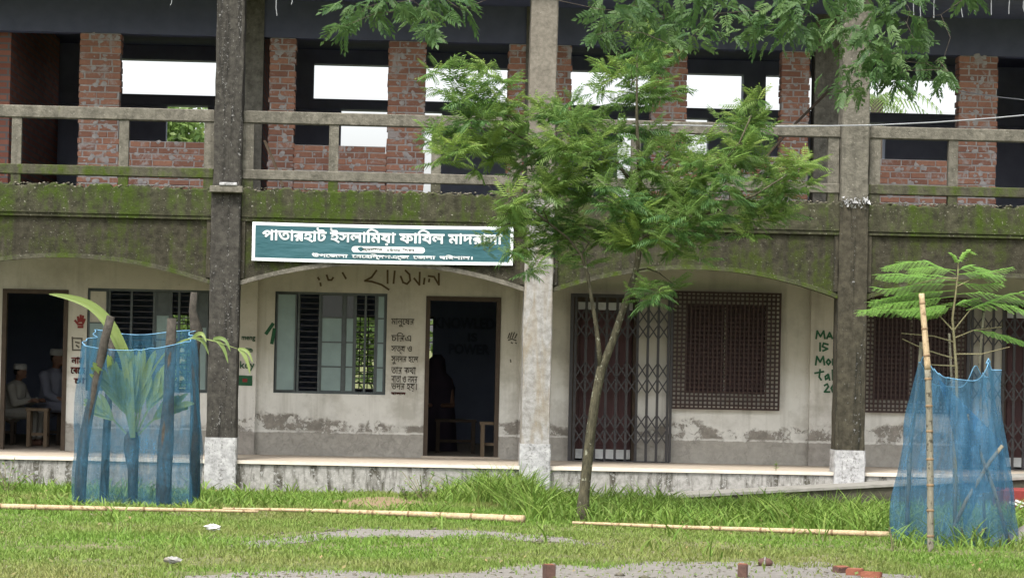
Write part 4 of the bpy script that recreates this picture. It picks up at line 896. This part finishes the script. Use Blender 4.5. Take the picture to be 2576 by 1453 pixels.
stake([(490, 1262), (490, 1120), (491, 980), (490, 880), (494, 830), (484, 780), (488, 735)], [.06, .055, .05, .05, .065, .045, .04], .34); stake([(262, 1262), (268, 1100), (275, 950), (284, 850)], .05, .34)
# coconut seedling
cs = empty('coconut_seedling', NP(335, 1268), 'young coconut palm with broad pleated fronds standing inside the blue net', 'plant')
b0 = NP(335, 1262); MB().tube([(b0.x, NY, -.02), NP(334, 1180), NP(330, 1130), NP(332, 1100), NP(334, 1085)], [.05, .055, .085, .08, .05], 12, True, .08).build('stem', 'stake_wood', cs, True)
def cat(q, t):
    t = t * (len(q) - 1); i = min(int(t), len(q) - 2); f_ = t - i; p0, p1, p2, p3 = q[max(i - 1, 0)], q[i], q[i + 1], q[min(i + 2, len(q) - 1)]
    return .5 * ((2 * p1) + (-p0 + p2) * f_ + (2 * p0 - 5 * p1 + 4 * p2 - p3) * f_ ** 2 + (-p0 + 3 * p1 - 3 * p2 + p3) * f_ ** 3)
def strap(L_, q, wd, tint, n=14, s0=.0, fold=.35):
    """one pleated strap along the points q: two halves that meet in a keel"""
    P_ = [cat(q, k / n) for k in range(n + 1)]; V = []
    for k, p in enumerate(P_):
        d = P_[min(k + 1, n)] - P_[max(k - 1, 0)]; d /= np.linalg.norm(d) + 1e-9; side = np.cross(d, np.array([.15, -1., .1])); side /= np.linalg.norm(side); s_ = k / n
        w_ = wd * (max(0.06, math.sin(math.pi * min(1, s0 + (1 - s0) * s_)) ** .6) if s_ < .6 else max(.02, math.sin(math.pi * (s0 + (1 - s0) * s_)) ** .8)); V += [p - side * w_, p + np.array([0, fold * w_, -.2 * fold * w_]), p + side * w_]
    T = []
    for k in range(n):
        a = 3 * k; T += [(a, a + 1, a + 4), (a, a + 4, a + 3), (a + 1, a + 2, a + 5), (a + 1, a + 5, a + 4)]
    L_.add(np.array(V), T, tint)
def palm_leaf(path, dy, nl, ln, wd, spread=.35, s_from=.35, droop=.15):
    q = [np.array(NP(x, y, dy * k / (len(path) - 1))) for k, (x, y) in enumerate(path)]; L_ = Leaves(); strap(L_, [q[0], cat(q, .33), cat(q, .66), q[-1]], .011, .9, 16, .3, .1)
    for k in range(nl):
        s_ = s_from + (.97 - s_from) * k / max(1, nl - 1); p = cat(q, s_); d = cat(q, min(1, s_ + .04)) - cat(q, s_ - .04); d /= np.linalg.norm(d); side = np.cross(d, [0, -1., 0]); side /= np.linalg.norm(side)
        for g_ in (-1, 1):
            a = spread * (1 - .45 * s_) * random.uniform(.8, 1.2); dd = d * math.cos(a) + side * g_ * math.sin(a) + np.array([0, random.uniform(-.25, .1), 0]); l = ln * random.uniform(.85, 1.1) * (1.05 - .35 * s_)
            strap(L_, [p, p + dd * l * .4, p + dd * l * .75 + np.array([0, 0, -droop * l * .3]), p + dd * l + np.array([0, 0, -droop * l])], wd * random.uniform(.8, 1.1), random.uniform(.1, .9), 8, .12)
    return L_.build('frond', 'coconut_leaf', cs)
L_ = Leaves(); strap(L_, [np.array(NP(x, y, -.1)) for x, y in ((334, 1100), (326, 1000), (318, 910), (300, 862), (272, 810), (228, 768), (172, 747), (122, 739))], .062, .55, 40, .08); L_.build('frond', 'coconut_leaf', cs)
L_ = Leaves(); strap(L_, [np.array(NP(x, y, -.1)) for x, y in ((326, 1000), (314, 900), (285, 832), (240, 782), (190, 756), (140, 744))], .03, .8, 30, .05); L_.build('frond', 'coconut_leaf', cs)
palm_leaf([(336, 1110), (352, 1020), (385, 930), (425, 876), (480, 850), (540, 852), (608, 880)], -.42, 3, .25, .020, .6, .68, .8)
palm_leaf([(332, 1105), (318, 1040), (296, 990), (282, 960)], -.22, 7, .50, .034, .42, .35, .05); palm_leaf([(335, 1105), (345, 1030), (352, 980), (358, 955)], .05, 7, .48, .034, .32, .3, .03)
palm_leaf([(337, 1105), (372, 1030), (392, 990), (402, 970)], .12, 6, .42, .030, .4, .35, .1); palm_leaf([(337, 1105), (380, 1060), (415, 1035), (432, 1025)], -.1, 5, .38, .030, .4, .4, .1); palm_leaf([(331, 1105), (290, 1060), (262, 1035), (250, 1022)], .1, 5, .36, .03, .4, .4, .1)
palm_leaf([(334, 1100), (332, 1020), (328, 960), (326, 930)], -.05, 5, .38, .03, .25, .3, .0)
# right guard
NY = -6.9; rc = Vector((sx(2392, 1340, NY), NY, 0))
rg = empty('tree_guard', rc, 'blue net hung on leaning bamboo poles about a feathery sapling beside sand heap', 'tree guard')
xl, xr = sx(2243, 1300, NY), sx(2541, 1340, NY); foot = [(xl, NY + .1), (xl + .36, NY - .85), (xr - .25, NY - .75), (xr, NY - .3), (xr - .08, NY + .5), (xl + .3, NY + .55)]
ax, bx_ = sx(2312, 905, NY), sx(2467, 915, NY)
def top_r(u, q):
    t = (q.x - ax) / (bx_ - ax); t = min(max(t, -.1), 1.1); return 1.53 + .20 * math.exp(-((t - .02) / .16) ** 2) + .23 * math.exp(-((t - 1.0) / .13) ** 2) + .05 * (1 - t) - (.0 if q.y < NY else .07)
net_surface('net', rg, foot, lambda k, u: 1 - .42 * k ** 1.5 + .02 * math.sin(k * 7), top_r, 8, .03, mat='blue_net_pale')
# a loose fold of net hanging over the right side
mb = MB(); A = [(2360, 950), (2420, 1010), (2480, 1070), (2520, 1110)]; Bm = [(2400, 1100), (2430, 1200), (2470, 1150), (2525, 1150)]; Cc = [(2425, 1330), (2440, 1300), (2465, 1240), (2528, 1230)]
def lerp2(a, b, t): return (a[0] + (b[0] - a[0]) * t, a[1] + (b[1] - a[1]) * t)
rows = []
for j in range(13):
    t = j / 12; row = []
    for i in range(13):
        u = i / 12 * 3; k = min(int(u), 2); f_ = u - k; a = lerp2(A[k], A[k + 1], f_); b = lerp2(Bm[k], Bm[k + 1], f_); c2 = lerp2(Cc[k], Cc[k + 1], f_); p = lerp2(a, b, t * 2) if t < .5 else lerp2(b, c2, t * 2 - 1)
        row.append(NP(p[0], p[1], -.62 + .03 * math.sin(i * 1.3 + j * .4) + .18 * abs(u - 1.5)))
    rows.append(row)
for j in range(12):
    for i in range(12): mb.face([rows[j][i], rows[j + 1][i], rows[j + 1][i + 1], rows[j][i + 1]])
mb.build('net_fold', 'blue_net_dense', rg, True, recalc=False)
def bamboo(name, q, r0_, r1_, mat, parent, nodes_=9):
    n = nodes_ * 4; pts, rad = [], []
    q = [Vector(p) for p in q]; cum = [0]
    for a, b in zip(q, q[1:]): cum.append(cum[-1] + (b - a).length)
    for k in range(n + 1):
        d = cum[-1] * k / n; i = max(j for j in range(len(q) - 1) if cum[j] <= d + 1e-9); t = (d - cum[i]) / (cum[i + 1] - cum[i]); pts.append(q[i].lerp(q[i + 1], min(t, 1))); rad.append((r0_ + (r1_ - r0_) * k / n) * (1.0 if k % 4 else 1.05))
    o = MB().tube(pts, rad, 10).build(name, mat, parent, True)
    for k in range(2, n, 4):
        a, b = pts[k], pts[k + 1]; d = (b - a).normalized(); m_ = a.lerp(b, random.uniform(.2, .8)); rr = rad[k]; MB().tube([m_ - d * .012, m_ - d * .004, m_ + d * .004, m_ + d * .012], [rr * .98, rr * 1.16, rr * 1.16, rr * .98], 10, False).build('node', 'bamboo_node', o, True)
    return o
gp0 = G(2341, 1386); NYs = NY
q = [gp0 + Vector((0, 0, -.03)), P(2340, 1200, gp0.y + .05), P(2338, 1050, gp0.y + .1), P(2334, 930, gp0.y + .12), P(2326, 830, gp0.y + .14), P(2318, 738, gp0.y + .16)]
bamboo('pole', q[:4], .031, .030, 'bamboo_grey', rg, 7); bamboo('pole', [q[3] - Vector((0, 0, .0)), q[4], q[5]], .030, .025, 'bamboo_dry', rg, 3)
for path, r, dy in (([(2402, 1335), (2400, 1150), (2396, 1000), (2388, 838)], .014, .3), ([(2545, 1362), (2500, 1230), (2455, 1110), (2435, 1040)], .02, -.55), ([(2372, 1372), (2430, 1260), (2490, 1160), (2522, 1120)], .022, -.6), ([(2480, 1300), (2470, 1100), (2464, 920), (2470, 840), (2475, 785)], .016, .3), ([(2282, 1290), (2290, 1120), (2310, 960), (2318, 860)], .022, .25)):
    stake(path, r, dy, .1, 'bamboo_grey', rg)
# feathery sapling
sb = NP(2402, 1340, .0); sp = empty('poinciana_sapling', sb, 'thin sapling with flat feathery fronds rising out of the right blue net', 'sapling')
st_p = [(2402, 1345), (2405, 1200), (2408, 1050), (2406, 930), (2400, 850), (2396, 800), (2404, 740), (2410, 690), (2410, 660)]
q = [NP(*p) for p in st_p]; q[0].z = -.03; MB().tube(q, [.02, .018, .016, .015, .013, .011, .010, .008, .006], 8, True, .05).build('stem', 'sapling_bark', sp, True)
tw = MB()
for path, dy in (([(2397, 830), (2360, 790), (2330, 765)], .1), ([(2400, 830), (2440, 780), (2465, 765)], -.1), ([(2400, 850), (2450, 830), (2520, 822)], .2), ([(2404, 890), (2470, 890), (2540, 872)], -.2), ([(2396, 900), (2330, 880), (2270, 852)], .15), ([(2404, 920), (2360, 918), (2320, 915)], 0), ([(2400, 860), (2350, 845), (2268, 838)], -.2), ([(2408, 700), (2360, 700), (2300, 716)], -.1), ([(2408, 720), (2470, 690), (2540, 680)], .1)):
    tw.tube([NP(x, y, dy * k / 2) for k, (x, y) in enumerate(path)], [.008, .006, .004], 5)
tw.build('twigs', 'sapling_bark', sp)
def bipinnate(path, dy, pin, npair, tint, curl=0):
    q = [np.array(NP(x, y, dy)) for x, y in path]; L_ = Leaves(); seg = [np.linalg.norm(b - a) for a, b in zip(q, q[1:])]; tot = sum(seg)
    def at(s_):
        d = s_ * tot
        for k, l in enumerate(seg):
            if d <= l or k == len(seg) - 1: return q[k] + (q[k + 1] - q[k]) * min(1, d / l), (q[k + 1] - q[k]) / l
            d -= l
    for k in range(18):
        a, d = at(k / 18); b, _ = at((k + 1) / 18); e = np.array([0, 0, .003]); L_.add(np.array([a - e, a + e, b + e, b - e]), [(0, 1, 2), (0, 2, 3)], .5)
    for k in range(npair):
        s_ = .15 + .83 * k / (npair - 1); a, d = at(s_); up = np.array([0, 0, 1.]); sd_ = np.cross(d, up); sd_ /= np.linalg.norm(sd_)
        for q_ in (-1, 1):
            pd = sd_ * q_ * .8 + d * .55 + np.array([0, 0, -.08 + .22 * float(np.sign((sd_ * q_)[1])) + rng.normal() * .05]); pd /= np.linalg.norm(pd); Lp = pin * math.sin(math.pi * (s_ * .8 + .12)) ** .6 * rng.uniform(.85, 1.1); m = 12
            ls = np.cross(pd, up); ls /= np.linalg.norm(ls)
            for j in range(m):
                c2 = a + pd * Lp * (j + .6) / m + np.array([0, 0, -.16 * Lp * ((j + .6) / m) ** 2])
                for g_ in (-1, 1):
                    ld = ls * g_ * .9 + pd * .35 + np.array([0, 0, -.2]); ln = .026 * (1 - .4 * abs(j / m - .45)); hw = pd * Lp / m * .42; L_.add(np.array([c2 - hw * .5, c2 + hw, c2 + ld * ln + hw, c2 + ld * ln - hw * .4]), [(0, 1, 2), (0, 2, 3)], tint)
    L_.build('frond', 'poinciana_leaf', sp)
for path, dy, pin, n, tnt in (([(2404, 690), (2340, 660), (2280, 658), (2225, 672)], -.15, .17, 15, .3), ([(2406, 700), (2330, 690), (2230, 696)], .2, .16, 13, .1), ([(2404, 715), (2320, 715), (2230, 728), (2200, 722)], -.1, .16, 14, .2), ([(2400, 745), (2320, 755), (2240, 765), (2160, 785)], -.25, .17, 16, .4), ([(2400, 760), (2300, 780), (2160, 780)], .25, .15, 14, .1), ([(2408, 680), (2440, 668), (2490, 680)], -.3, .16, 12, .3),
    ([(2410, 690), (2470, 688), (2545, 672)], .1, .12, 14, .3), ([(2408, 710), (2460, 716), (2520, 712)], -.2, .15, 12, .2), ([(2430, 780), (2490, 760), (2550, 770), (2600, 790)], -.2, .17, 14, .3), ([(2440, 780), (2480, 765), (2540, 742), (2590, 730)], .2, .15, 13, .4), ([(2450, 830), (2500, 836), (2550, 850), (2580, 862)], -.1, .14, 13, .1), ([(2396, 770), (2360, 780), (2310, 790)], .1, .14, 10, .6), ([(2410, 665), (2425, 640), (2436, 630), (2452, 636)], 0, .06, 9, .8), ([(2410, 665), (2402, 645), (2392, 636)], 0, .05, 7, .8), ([(2400, 770), (2420, 760), (2460, 750)], .3, .14, 10, .3), ([(2404, 705), (2350, 700), (2270, 690), (2210, 690)], .35, .2, 15, .2), ([(2402, 730), (2330, 735), (2250, 748), (2190, 760)], .1, .2, 16, .3), ([(2398, 765), (2330, 775), (2260, 780)], -.4, .18, 13, .3), ([(2408, 690), (2450, 684), (2520, 694)], -.1, .18, 13, .2), ([(2402, 740), (2460, 735), (2530, 745), (2590, 760)], .35, .18, 14, .2), ([(2405, 680), (2350, 672), (2290, 676)], -.35, .18, 13, .4)):
    bipinnate(path, dy, pin, n, tnt)
# ================================================================ POLES, BRICKS, LITTER ON THE GRASS
def lie(path, r): return [G(x, y) + Vector((0, 0, r + .012)) for x, y in path]
for path, r0_, r1_, lab in (([(-130, 1280), (0, 1284), (240, 1289), (470, 1293), (650, 1297)], .034, .013, 'long dry bamboo pole lying on grass in front of the coconut net'), ([(1318, 1318), (1050, 1305), (800, 1296), (560, 1291)], .040, .012, 'dry bamboo pole lying on grass along the bare earth patch'), ([(2236, 1354), (1990, 1345), (1720, 1336), (1440, 1324)], .030, .014, 'thin yellow bamboo pole half hidden in tall grass by the right net')):
    tag(bamboo('bamboo_pole', lie(path, r0_), r0_, r1_, 'bamboo_dry', None, 9), lab, 'bamboo pole', 'bamboo poles lying on the lawn')
simple('brick_dark', (.13, .075, .06), (.085, .055, .045), 9, .9, .15, .6); simple('brick_red', (.29, .115, .07), (.19, .07, .045), 12, .9, .15, .6)
def ground_brick(px, size, rz, label, tilt=0, sides='brick_dark'):
    c = G(*px); L, Wd, H = size
    mb = MB().box(-L / 2, L / 2, -Wd / 2, Wd / 2, 0, H, .003); o = mb.build('brick', sides); bm = bmesh.new(); bm.from_mesh(o.data); bmesh.ops.bevel(bm, geom=bm.edges[:], offset=.006, segments=2, affect='EDGES'); bm.to_mesh(o.data); bm.free()
    o.data.materials.append(M['brick_red'])
    for f_ in o.data.polygons:
        if f_.normal.z > .8: f_.material_index = 1  # upward faces take the lighter red, sides keep their own colour
    o.location = (c.x, c.y, -.004); o.rotation_euler = (tilt, 0, rz); tag(o, label, 'brick', 'loose bricks on the sand'); return o
ground_brick((1381, 1458), (.078, .11, .125), .25, 'half brick set upright in sand, red top, farthest from net')
ground_brick((1868, 1452), (.078, .11, .115), -.15, 'half brick set upright in sand below the striped stone')
ground_brick((2116, 1440), (.11, .11, .06), .4, 'dark broken brick lying against two red brick pieces', .08)
ground_brick((2150, 1446), (.13, .10, .06), -.35, 'red brick piece lying between dark broken brick and flat one', .05, 'brick_red'); ground_brick((2192, 1452), (.16, .10, .055), -.3, 'flat red brick lying at the end of brick row', -.05, 'brick_red')
c = G(1924, 1423); mb = MB(); ellip(mb, c + Vector((0, 0, .03)), (.065, .05, .042), 14); mb.v = [tuple(np.array(v) + rng.normal(size=3) * .004) for v in mb.v]; so_ = mb.build('stone', 'brick_dark', None, True); tag(so_, 'dark rounded stone with pale stripe lying at the sand edge', 'stone')
MB().tube([c + Vector((-.012, -.055, .02)), c + Vector((-.008, -.048, .055)), c + Vector((.0, -.005, .075))], .007, 6).build('stripe', 'ramp_top', so_)
def crumple(name, px, r, mat, label, cat):
    c = G(*px); mb = MB(); n, m = 12, 7
    for k in range(m + 1):
        t = math.pi * k / m
        for q in range(n):
            p = 6.283 * q / n; rr = r * rng.uniform(.6, 1.2); mb.v.append((c.x + rr * 1.4 * math.sin(t) * math.cos(p), c.y + rr * math.sin(t) * math.sin(p), .055 + rr * .55 * math.cos(t)))
    for k in range(m):
        for q in range(n): a = k * n + q; b = k * n + (q + 1) % n; mb.f.append((a, a + n, b + n, b))
    tag(mb.build(name, mat, None), label, cat)
crumple('paper_scrap', (535, 1340), .055, 'paper', 'crumpled white paper scrap lying on the lawn past the bamboo poles', 'litter'); crumple('plastic_bag', (434, 1425), .05, 'column_pale', 'greyish crumpled plastic bag on the lawn near the sand edge', 'litter')
# gravel strewn over the sand
V, T = [], []
sp_ = np.array(SAND[0]); n_ = 0
while n_ < 1500:
    x_, y_ = random.uniform(sp_[:, 0].min(), sp_[:, 0].max()), random.uniform(-14.5, sp_[:, 1].max()); k = SAND[0] if random.random() < .8 else SAND[1]
    if k is SAND[1]: q = random.choice(k); x_, y_ = q[0] + random.gauss(0, .1), q[1] + random.gauss(0, .25)
    elif not inside((x_, y_), k): continue
    r = random.uniform(.005, .018) * (2 if random.random() < .04 else 1); c = np.array([x_, y_, r * .3]); o_ = len(V); pts = rng.normal(size=(6, 3)) * .22 + np.array([[1, 0, 0], [-1, 0, 0], [0, 1, 0], [0, -1, 0], [0, 0, 1], [0, 0, -1]]); V += list(c + pts * r * np.array([1.2, 1, .7])); n_ += 1
    T += [(o_ + p, o_ + q2, o_ + s_) for p, q2, s_ in ((0, 2, 4), (2, 1, 4), (1, 3, 4), (3, 0, 4), (2, 0, 5), (1, 2, 5), (3, 1, 5), (0, 3, 5))]
tag(tri_mesh('gravel', V, T, 'rubble'), 'loose gravel and clods strewn over the grey sand', 'gravel', kind='stuff')
# fallen leaves and small broad-leaved weeds scattered over the lawn
L_ = Leaves()
for k in range(1500):
    x_, y_ = random.uniform(-5, 7.5), random.uniform(-13.5, -.3); a = rng.uniform(0, 6.283); l = rng.uniform(.02, .06); d = np.array([math.cos(a), math.sin(a), rng.uniform(-.1, .7)]); s_ = np.array([-d[1], d[0], rng.uniform(-.3, .3)]) * l * .3; b = np.array([x_, y_, rng.uniform(.015, .05)])
    L_.add(np.array([b, b + d * l * .5 + s_, b + d * l, b + d * l * .5 - s_]), [(0, 1, 2), (0, 2, 3)], rng.random() ** 2)
tag(L_.build('lawn_leaves', 'litter_leaf', None), 'fallen leaves and tiny weeds scattered over the lawn', 'leaves', kind='stuff')
# cables
c1 = MB(); pts = [Vector((9.2, -.03, 4.83))] + [P(x, y, -.16) for x, y in ((2640, 284), (2500, 297), (2350, 308), (2200, 315), (2000, 318), (1800, 317), (1640, 314))]; c1.tube(pts + [Vector((pts[-1].x - .3, .08, pts[-1].z))], .009, 6)
tag(c1.build('cable', 'wire_grey'), 'pale cable strung across the railing and column at upper floor', 'cable')
c1 = MB(); c1.tube([P(2395, 226, 1.98), P(2500, 243, 1.2), P(2640, 258, .6), Vector((9.2, .335, 4.9))], .006, 6); tag(c1.build('cable', 'wire_grey'), 'thin cable hanging across the dark upper doorway', 'cable')
a, b = P(2000, 312, 1.2), P(2108, 205, 1.7); a.z = UF; b = P(2112, 200, 1.92)
tag(MB().tube([P(1905, 420, .8), P(2000, 312, 1.3), P(2112, 202, 1.9)], .016, 6).build('stick', 'wood_dark'), 'dark stick leaning against the upper wall column over railing', 'stick')
tag(MB().tube([P(712, 470, 1.4), P(690, 410, 1.65), P(666, 355, 1.93)], .02, 6).build('stick', 'wood_pale'), 'brown wooden stick leaning on upper brick wall behind the banner bay railing', 'stick')
# ================================================================ PLANTS, GRASS
def inpoly(px, py, poly):
    r = np.zeros(len(px), bool); n = len(poly)
    for i in range(n):
        (ax_, ay), (bx2, by) = poly[i], poly[i - 1]; cnd = ((ay > py) != (by > py)) & (px < (bx2 - ax_) * (py - ay) / (by - ay + 1e-12) + ax_); r ^= cnd
    return r
def vnoise(x, y, seed):
    r = np.random.default_rng(seed); g_ = r.random((64, 64)); xi, yi = np.floor(x).astype(int), np.floor(y).astype(int); fx, fy = x - xi, y - yi; fx = fx * fx * (3 - 2 * fx); fy = fy * fy * (3 - 2 * fy)
    q = lambda a, b: g_[a % 64, b % 64]; return (q(xi, yi) * (1 - fx) + q(xi + 1, yi) * fx) * (1 - fy) + (q(xi, yi + 1) * (1 - fx) + q(xi + 1, yi + 1) * fx) * fy
def blades(name, x, y, h, wd, lean, seg, tint, z0=0):
    n = len(x); az_ = rng.uniform(0, 6.283, n); fa = rng.uniform(0, 6.283, n); dx, dy = np.cos(az_), np.sin(az_); sx_, sy_ = np.cos(fa) * wd, np.sin(fa) * wd * .6; V = []; 
    for k in range(seg):
        t = k / seg; off = lean * h * t ** 1.8; zz = h * t * (1 - .25 * t * np.minimum(lean, 1)); s_ = (1 - .55 * t)
        V.append(np.stack([x + dx * off - sx_ * s_, y + dy * off - sy_ * s_, zz + z0], 1)); V.append(np.stack([x + dx * off + sx_ * s_, y + dy * off + sy_ * s_, zz + z0], 1))
    V.append(np.stack([x + dx * lean * h, y + dy * lean * h, h * (1 - .25 * np.minimum(lean, 1)) + z0], 1)); V = np.stack(V, 1); m = 2 * seg + 1; T = []
    for k in range(seg - 1): T += [(2 * k, 2 * k + 1, 2 * k + 3), (2 * k, 2 * k + 3, 2 * k + 2)]
    T.append((2 * seg - 2, 2 * seg - 1, 2 * seg)); T = (np.array(T)[None] + (np.arange(n) * m)[:, None, None]).reshape(-1, 3)
    o = tri_mesh(name, V.reshape(-1, 3), T, 'grass_blade', None, np.repeat(tint, m)); return o
N = 330000; x = rng.uniform(-6.5, 9.5, N); y = rng.uniform(-14.5, .05, N)
wl_ = 2.1 + (y + 34.4) * .185; cxv = (y + 34.4) * .040; keep = np.abs(x - cxv) < wl_ + .4
nz = vnoise(x * 1.3, y * 1.3, 1) * .6 + vnoise(x * 4, y * 4, 2) * .4
jx = x + (vnoise(x * 5, y * 3, 21) - .5) * .5 + rng.normal(0, .10, N); jy = y + (vnoise(x * 3, y * 2, 22) - .5) * 1.3 + rng.normal(0, .22, N)
for pl_, dens in [(SAND[0], .06), (SAND[1], .10), (SOIL[0], .07)]: keep &= ~inpoly(jx, jy, pl_) | (rng.random(N) < dens)
keep &= ~((y > .06)); keep &= rng.random(N) < np.clip(-.05 + nz * 1.55, .05, 1)
x, y, nz = x[keep], y[keep], nz[keep]; h = (.016 + .032 * nz) * rng.uniform(.6, 1.6, len(x)); h *= np.where(y > -4.6, 1.5, 1.0)
tint = np.clip(rng.random(len(x)) * .35 + (vnoise(x * .8 + 9, y * .8, 5) - .45) * 1.1 + np.where(y < -9.5, (-9.5 - y) * .10, 0), 0, 1)
tag(blades('lawn_grass', x, y, h, rng.uniform(.004, .008, len(x)), rng.uniform(.2, .9, len(x)), 2, tint), 'short bright green lawn grass in front of the school', 'grass', kind='stuff')
# tall grass
N = 96000; x = rng.uniform(-5.5, 8, N); y = rng.uniform(-10.5, .02, N); t1 = vnoise(x * 1.7, y * 1.7, 8)
e0 = np.where(x < .55, .0, np.where(x < 5.1, 1., .25)); front = np.where(x < 1.4, -3.4, -5.0 - .25 * (x - 1.4)) + (vnoise(x * 2.3, y * .5, 31) - .5) * 2.2; dens = np.clip(e0 * np.where((y > front) & ((x > 1.2) | (y > -2.2)), 1, 0) * (.45 + .8 * t1), 0, 1); dens = np.maximum(dens, np.where((x < .55) & (y > -4.4), .22 * t1, 0)); dens = np.maximum(dens, np.where((np.abs(x + 2.8) < .95) & (y > -4.55) & (y < -3.6), .55, 0)); dens = np.maximum(dens, np.where((np.abs(x - 5.5) < .8) & (y > -8.2) & (y < -7.2), .3, 0)); dens = np.where((y > -1.1) & (x > 2.2), dens * .04, dens)
dens = np.maximum(dens, np.where((y < -4.8) & (vnoise(x * 2.2, y * 1.1, 41) > .76), .06, 0)); keep = rng.random(N) < dens
for pl_ in SOIL + SAND: keep &= ~inpoly(x, y, pl_)
x, y, t1 = x[keep], y[keep], t1[keep]; h = np.where(x < .55, .10, np.where(x < 1.6, .23, np.where(y > -2.2, .09, .17))) * rng.uniform(.5, 1.8, len(x)) * (.35 + 1.15 * t1)
tag(blades('tall_grass', x, y, h, rng.uniform(.006, .014, len(x)), rng.uniform(.3, 1.3, len(x)), 4, np.clip(rng.normal(.10, .2, len(x)), 0, 1)), 'tall unmown grass growing along the plinth and round the tree', 'grass', kind='stuff')
def weed(px, h, n, label, spread=.12, ll=.05, z=0, Y=None):
    c = G(*px) if Y is None else Vector((sx(px[0], px[1], Y), Y, z)); E_ = empty('weed', c, label, 'weed', 'small weeds'); L_ = Leaves(); mb = MB()
    for k in range(n):
        tp = c + Vector((random.gauss(0, spread), random.gauss(0, spread), h * random.uniform(.5, 1.1))); m = c.lerp(tp, .5) + Vector((0, 0, .05 * h)); mb.tube([c + Vector((0, 0, -.02)), m, tp], .004, 4)
        for q in range(7):
            b = np.array(c.lerp(tp, .3 + .7 * q / 6)); a = rng.uniform(0, 6.283); d = np.array([math.cos(a), math.sin(a), rng.uniform(-.2, .6)]); s_ = np.array([-d[1], d[0], 0]) * ll * .28; l = ll * rng.uniform(.7, 1.2)
            L_.add(np.array([b, b + d * l * .5 + s_, b + d * l, b + d * l * .5 - s_]), [(0, 1, 2), (0, 2, 3)], rng.random() * .5)
    mb.build('stems', 'sapling_bark', E_); L_.build('leaves', 'weed_leaf', E_)
weed((1062, 1258), .30, 14, 'bushy leafy weed at the left end of tall grass by plinth', .12, .06); weed((1022, 1256), .16, 6, 'small leafy weed beside bare earth under the plinth', .08, .05)
weed((16, 1240), .42, 10, 'leafy weed climbing the plinth under the left doorway', .14, .07); weed((2246, 1386), .22, 4, 'pale sprig at the foot of the bamboo pole', .05, .055); weed((2432, 1376), .26, 6, 'leafy sprig growing through the front hem of right net', .1, .055)
weed((2556, 1340), .22, 8, 'low weed before the red painted block', .12, .06); weed((1952, 1172), .14, 2, 'tiny sprout growing on the verandah floor edge', .02, .045, FL, .09)
# ================================================================ TREES BEHIND THE SCHOOL
def back_tree(name, c, h, crown, label, n=2600):
    E_ = empty(name, c, label, 'tree', 'trees behind the school'); L_ = Leaves(); mb = MB(); c = Vector(c); nodes = []
    tp = [c + Vector((0, 0, -.05)), c + Vector((.05, 0, h * .35)), c + Vector((-.05, .1, h * .7)), c + Vector((0, 0, h * .9))]; mb.tube(tp, [.12, .09, .06, .03], 8); nodes = [(p, .05) for p in tp[1:]]
    cl = [Vector(c) + Vector((random.gauss(0, crown[0] * .45), random.gauss(0, crown[1] * .45), crown[3] + random.uniform(0, 1) * (crown[2] - crown[3]))) for _ in range(26)]
    branch_out(mb, nodes, cl, .008); mb.build('trunk', 'canopy_bark', E_)
    for k in range(n):
        b = np.array(random.choice(cl)) + rng.normal(size=3) * .30; d = rng.normal(size=3); d /= np.linalg.norm(d); s_ = np.cross(d, rng.normal(size=3)); s_ = s_ / np.linalg.norm(s_) * .035;
        if b[2] > crown[2]: continue
        l = rng.uniform(.10, .20); L_.add(np.array([b, b + d * l * .5 + s_, b + d * l, b + d * l * .5 - s_]), [(0, 1, 2), (0, 2, 3)], max(0, rng.normal() * .3))
    L_.build('crown', 'back_leaf', E_)
q = P(455, 330, 13); back_tree('tree', (q.x - .12, 13, 0), 5.2, (.5, .5, 5.62, 3.9), 'leafy tree behind the school showing green through an upper rear opening', 5200)
q = P(480, 800, 12); back_tree('shrub', (q.x, 12, 0), 2.6, (.9, .7, 2.9, .6), 'bushy shrub showing through the rear window of left room')
q = P(960, 860, 12); back_tree('shrub', (q.x, 12, 0), 2.6, (1.1, .8, 2.9, .4), 'sunlit shrub showing through the barred rear window of middle room', 3600)
# palm behind
q = P(2205, 250, 15); pc_ = Vector((q.x, 15, 0)); pt = empty('palm_tree', pc_, 'coconut palm behind the school seen past the third column', 'tree'); hz = q.z
MB().tube([pc_ + Vector((0, 0, -.05)), pc_ + Vector((.1, 0, hz * .5)), pc_ + Vector((0, 0, hz))], [.16, .13, .11], 10).build('trunk', 'canopy_bark', pt, True)
L_ = Leaves()
for k in range(14):
    a = 6.283 * k / 14 + .2; up = random.uniform(-.2, .8); Lf = random.uniform(1.0, 1.5); prev = np.array([pc_.x, 15, hz])
    for j in range(16):
        s_ = (j + 1) / 16; p = np.array([pc_.x + math.cos(a) * Lf * s_, 15 + math.sin(a) * Lf * s_, hz + up * Lf * s_ - .9 * Lf * s_ * s_]); d = p - prev; d /= np.linalg.norm(d); sd_ = np.cross(d, [0, 0, 1.]); sd_ /= np.linalg.norm(sd_)
        for g_ in (-1, 1):
            t_ = p + sd_ * g_ * .22 * math.sin(3.0 * s_ + .1) + d * .1 + np.array([0, 0, -.16]); L_.add(np.array([p - d * .02, p + d * .02, t_]), [(0, 1, 2)], .1)
        L_.add(np.array([prev, prev + np.array([0, 0, .02]), p]), [(0, 1, 2)], .2); prev = p
L_.build('crown', 'back_leaf', pt)
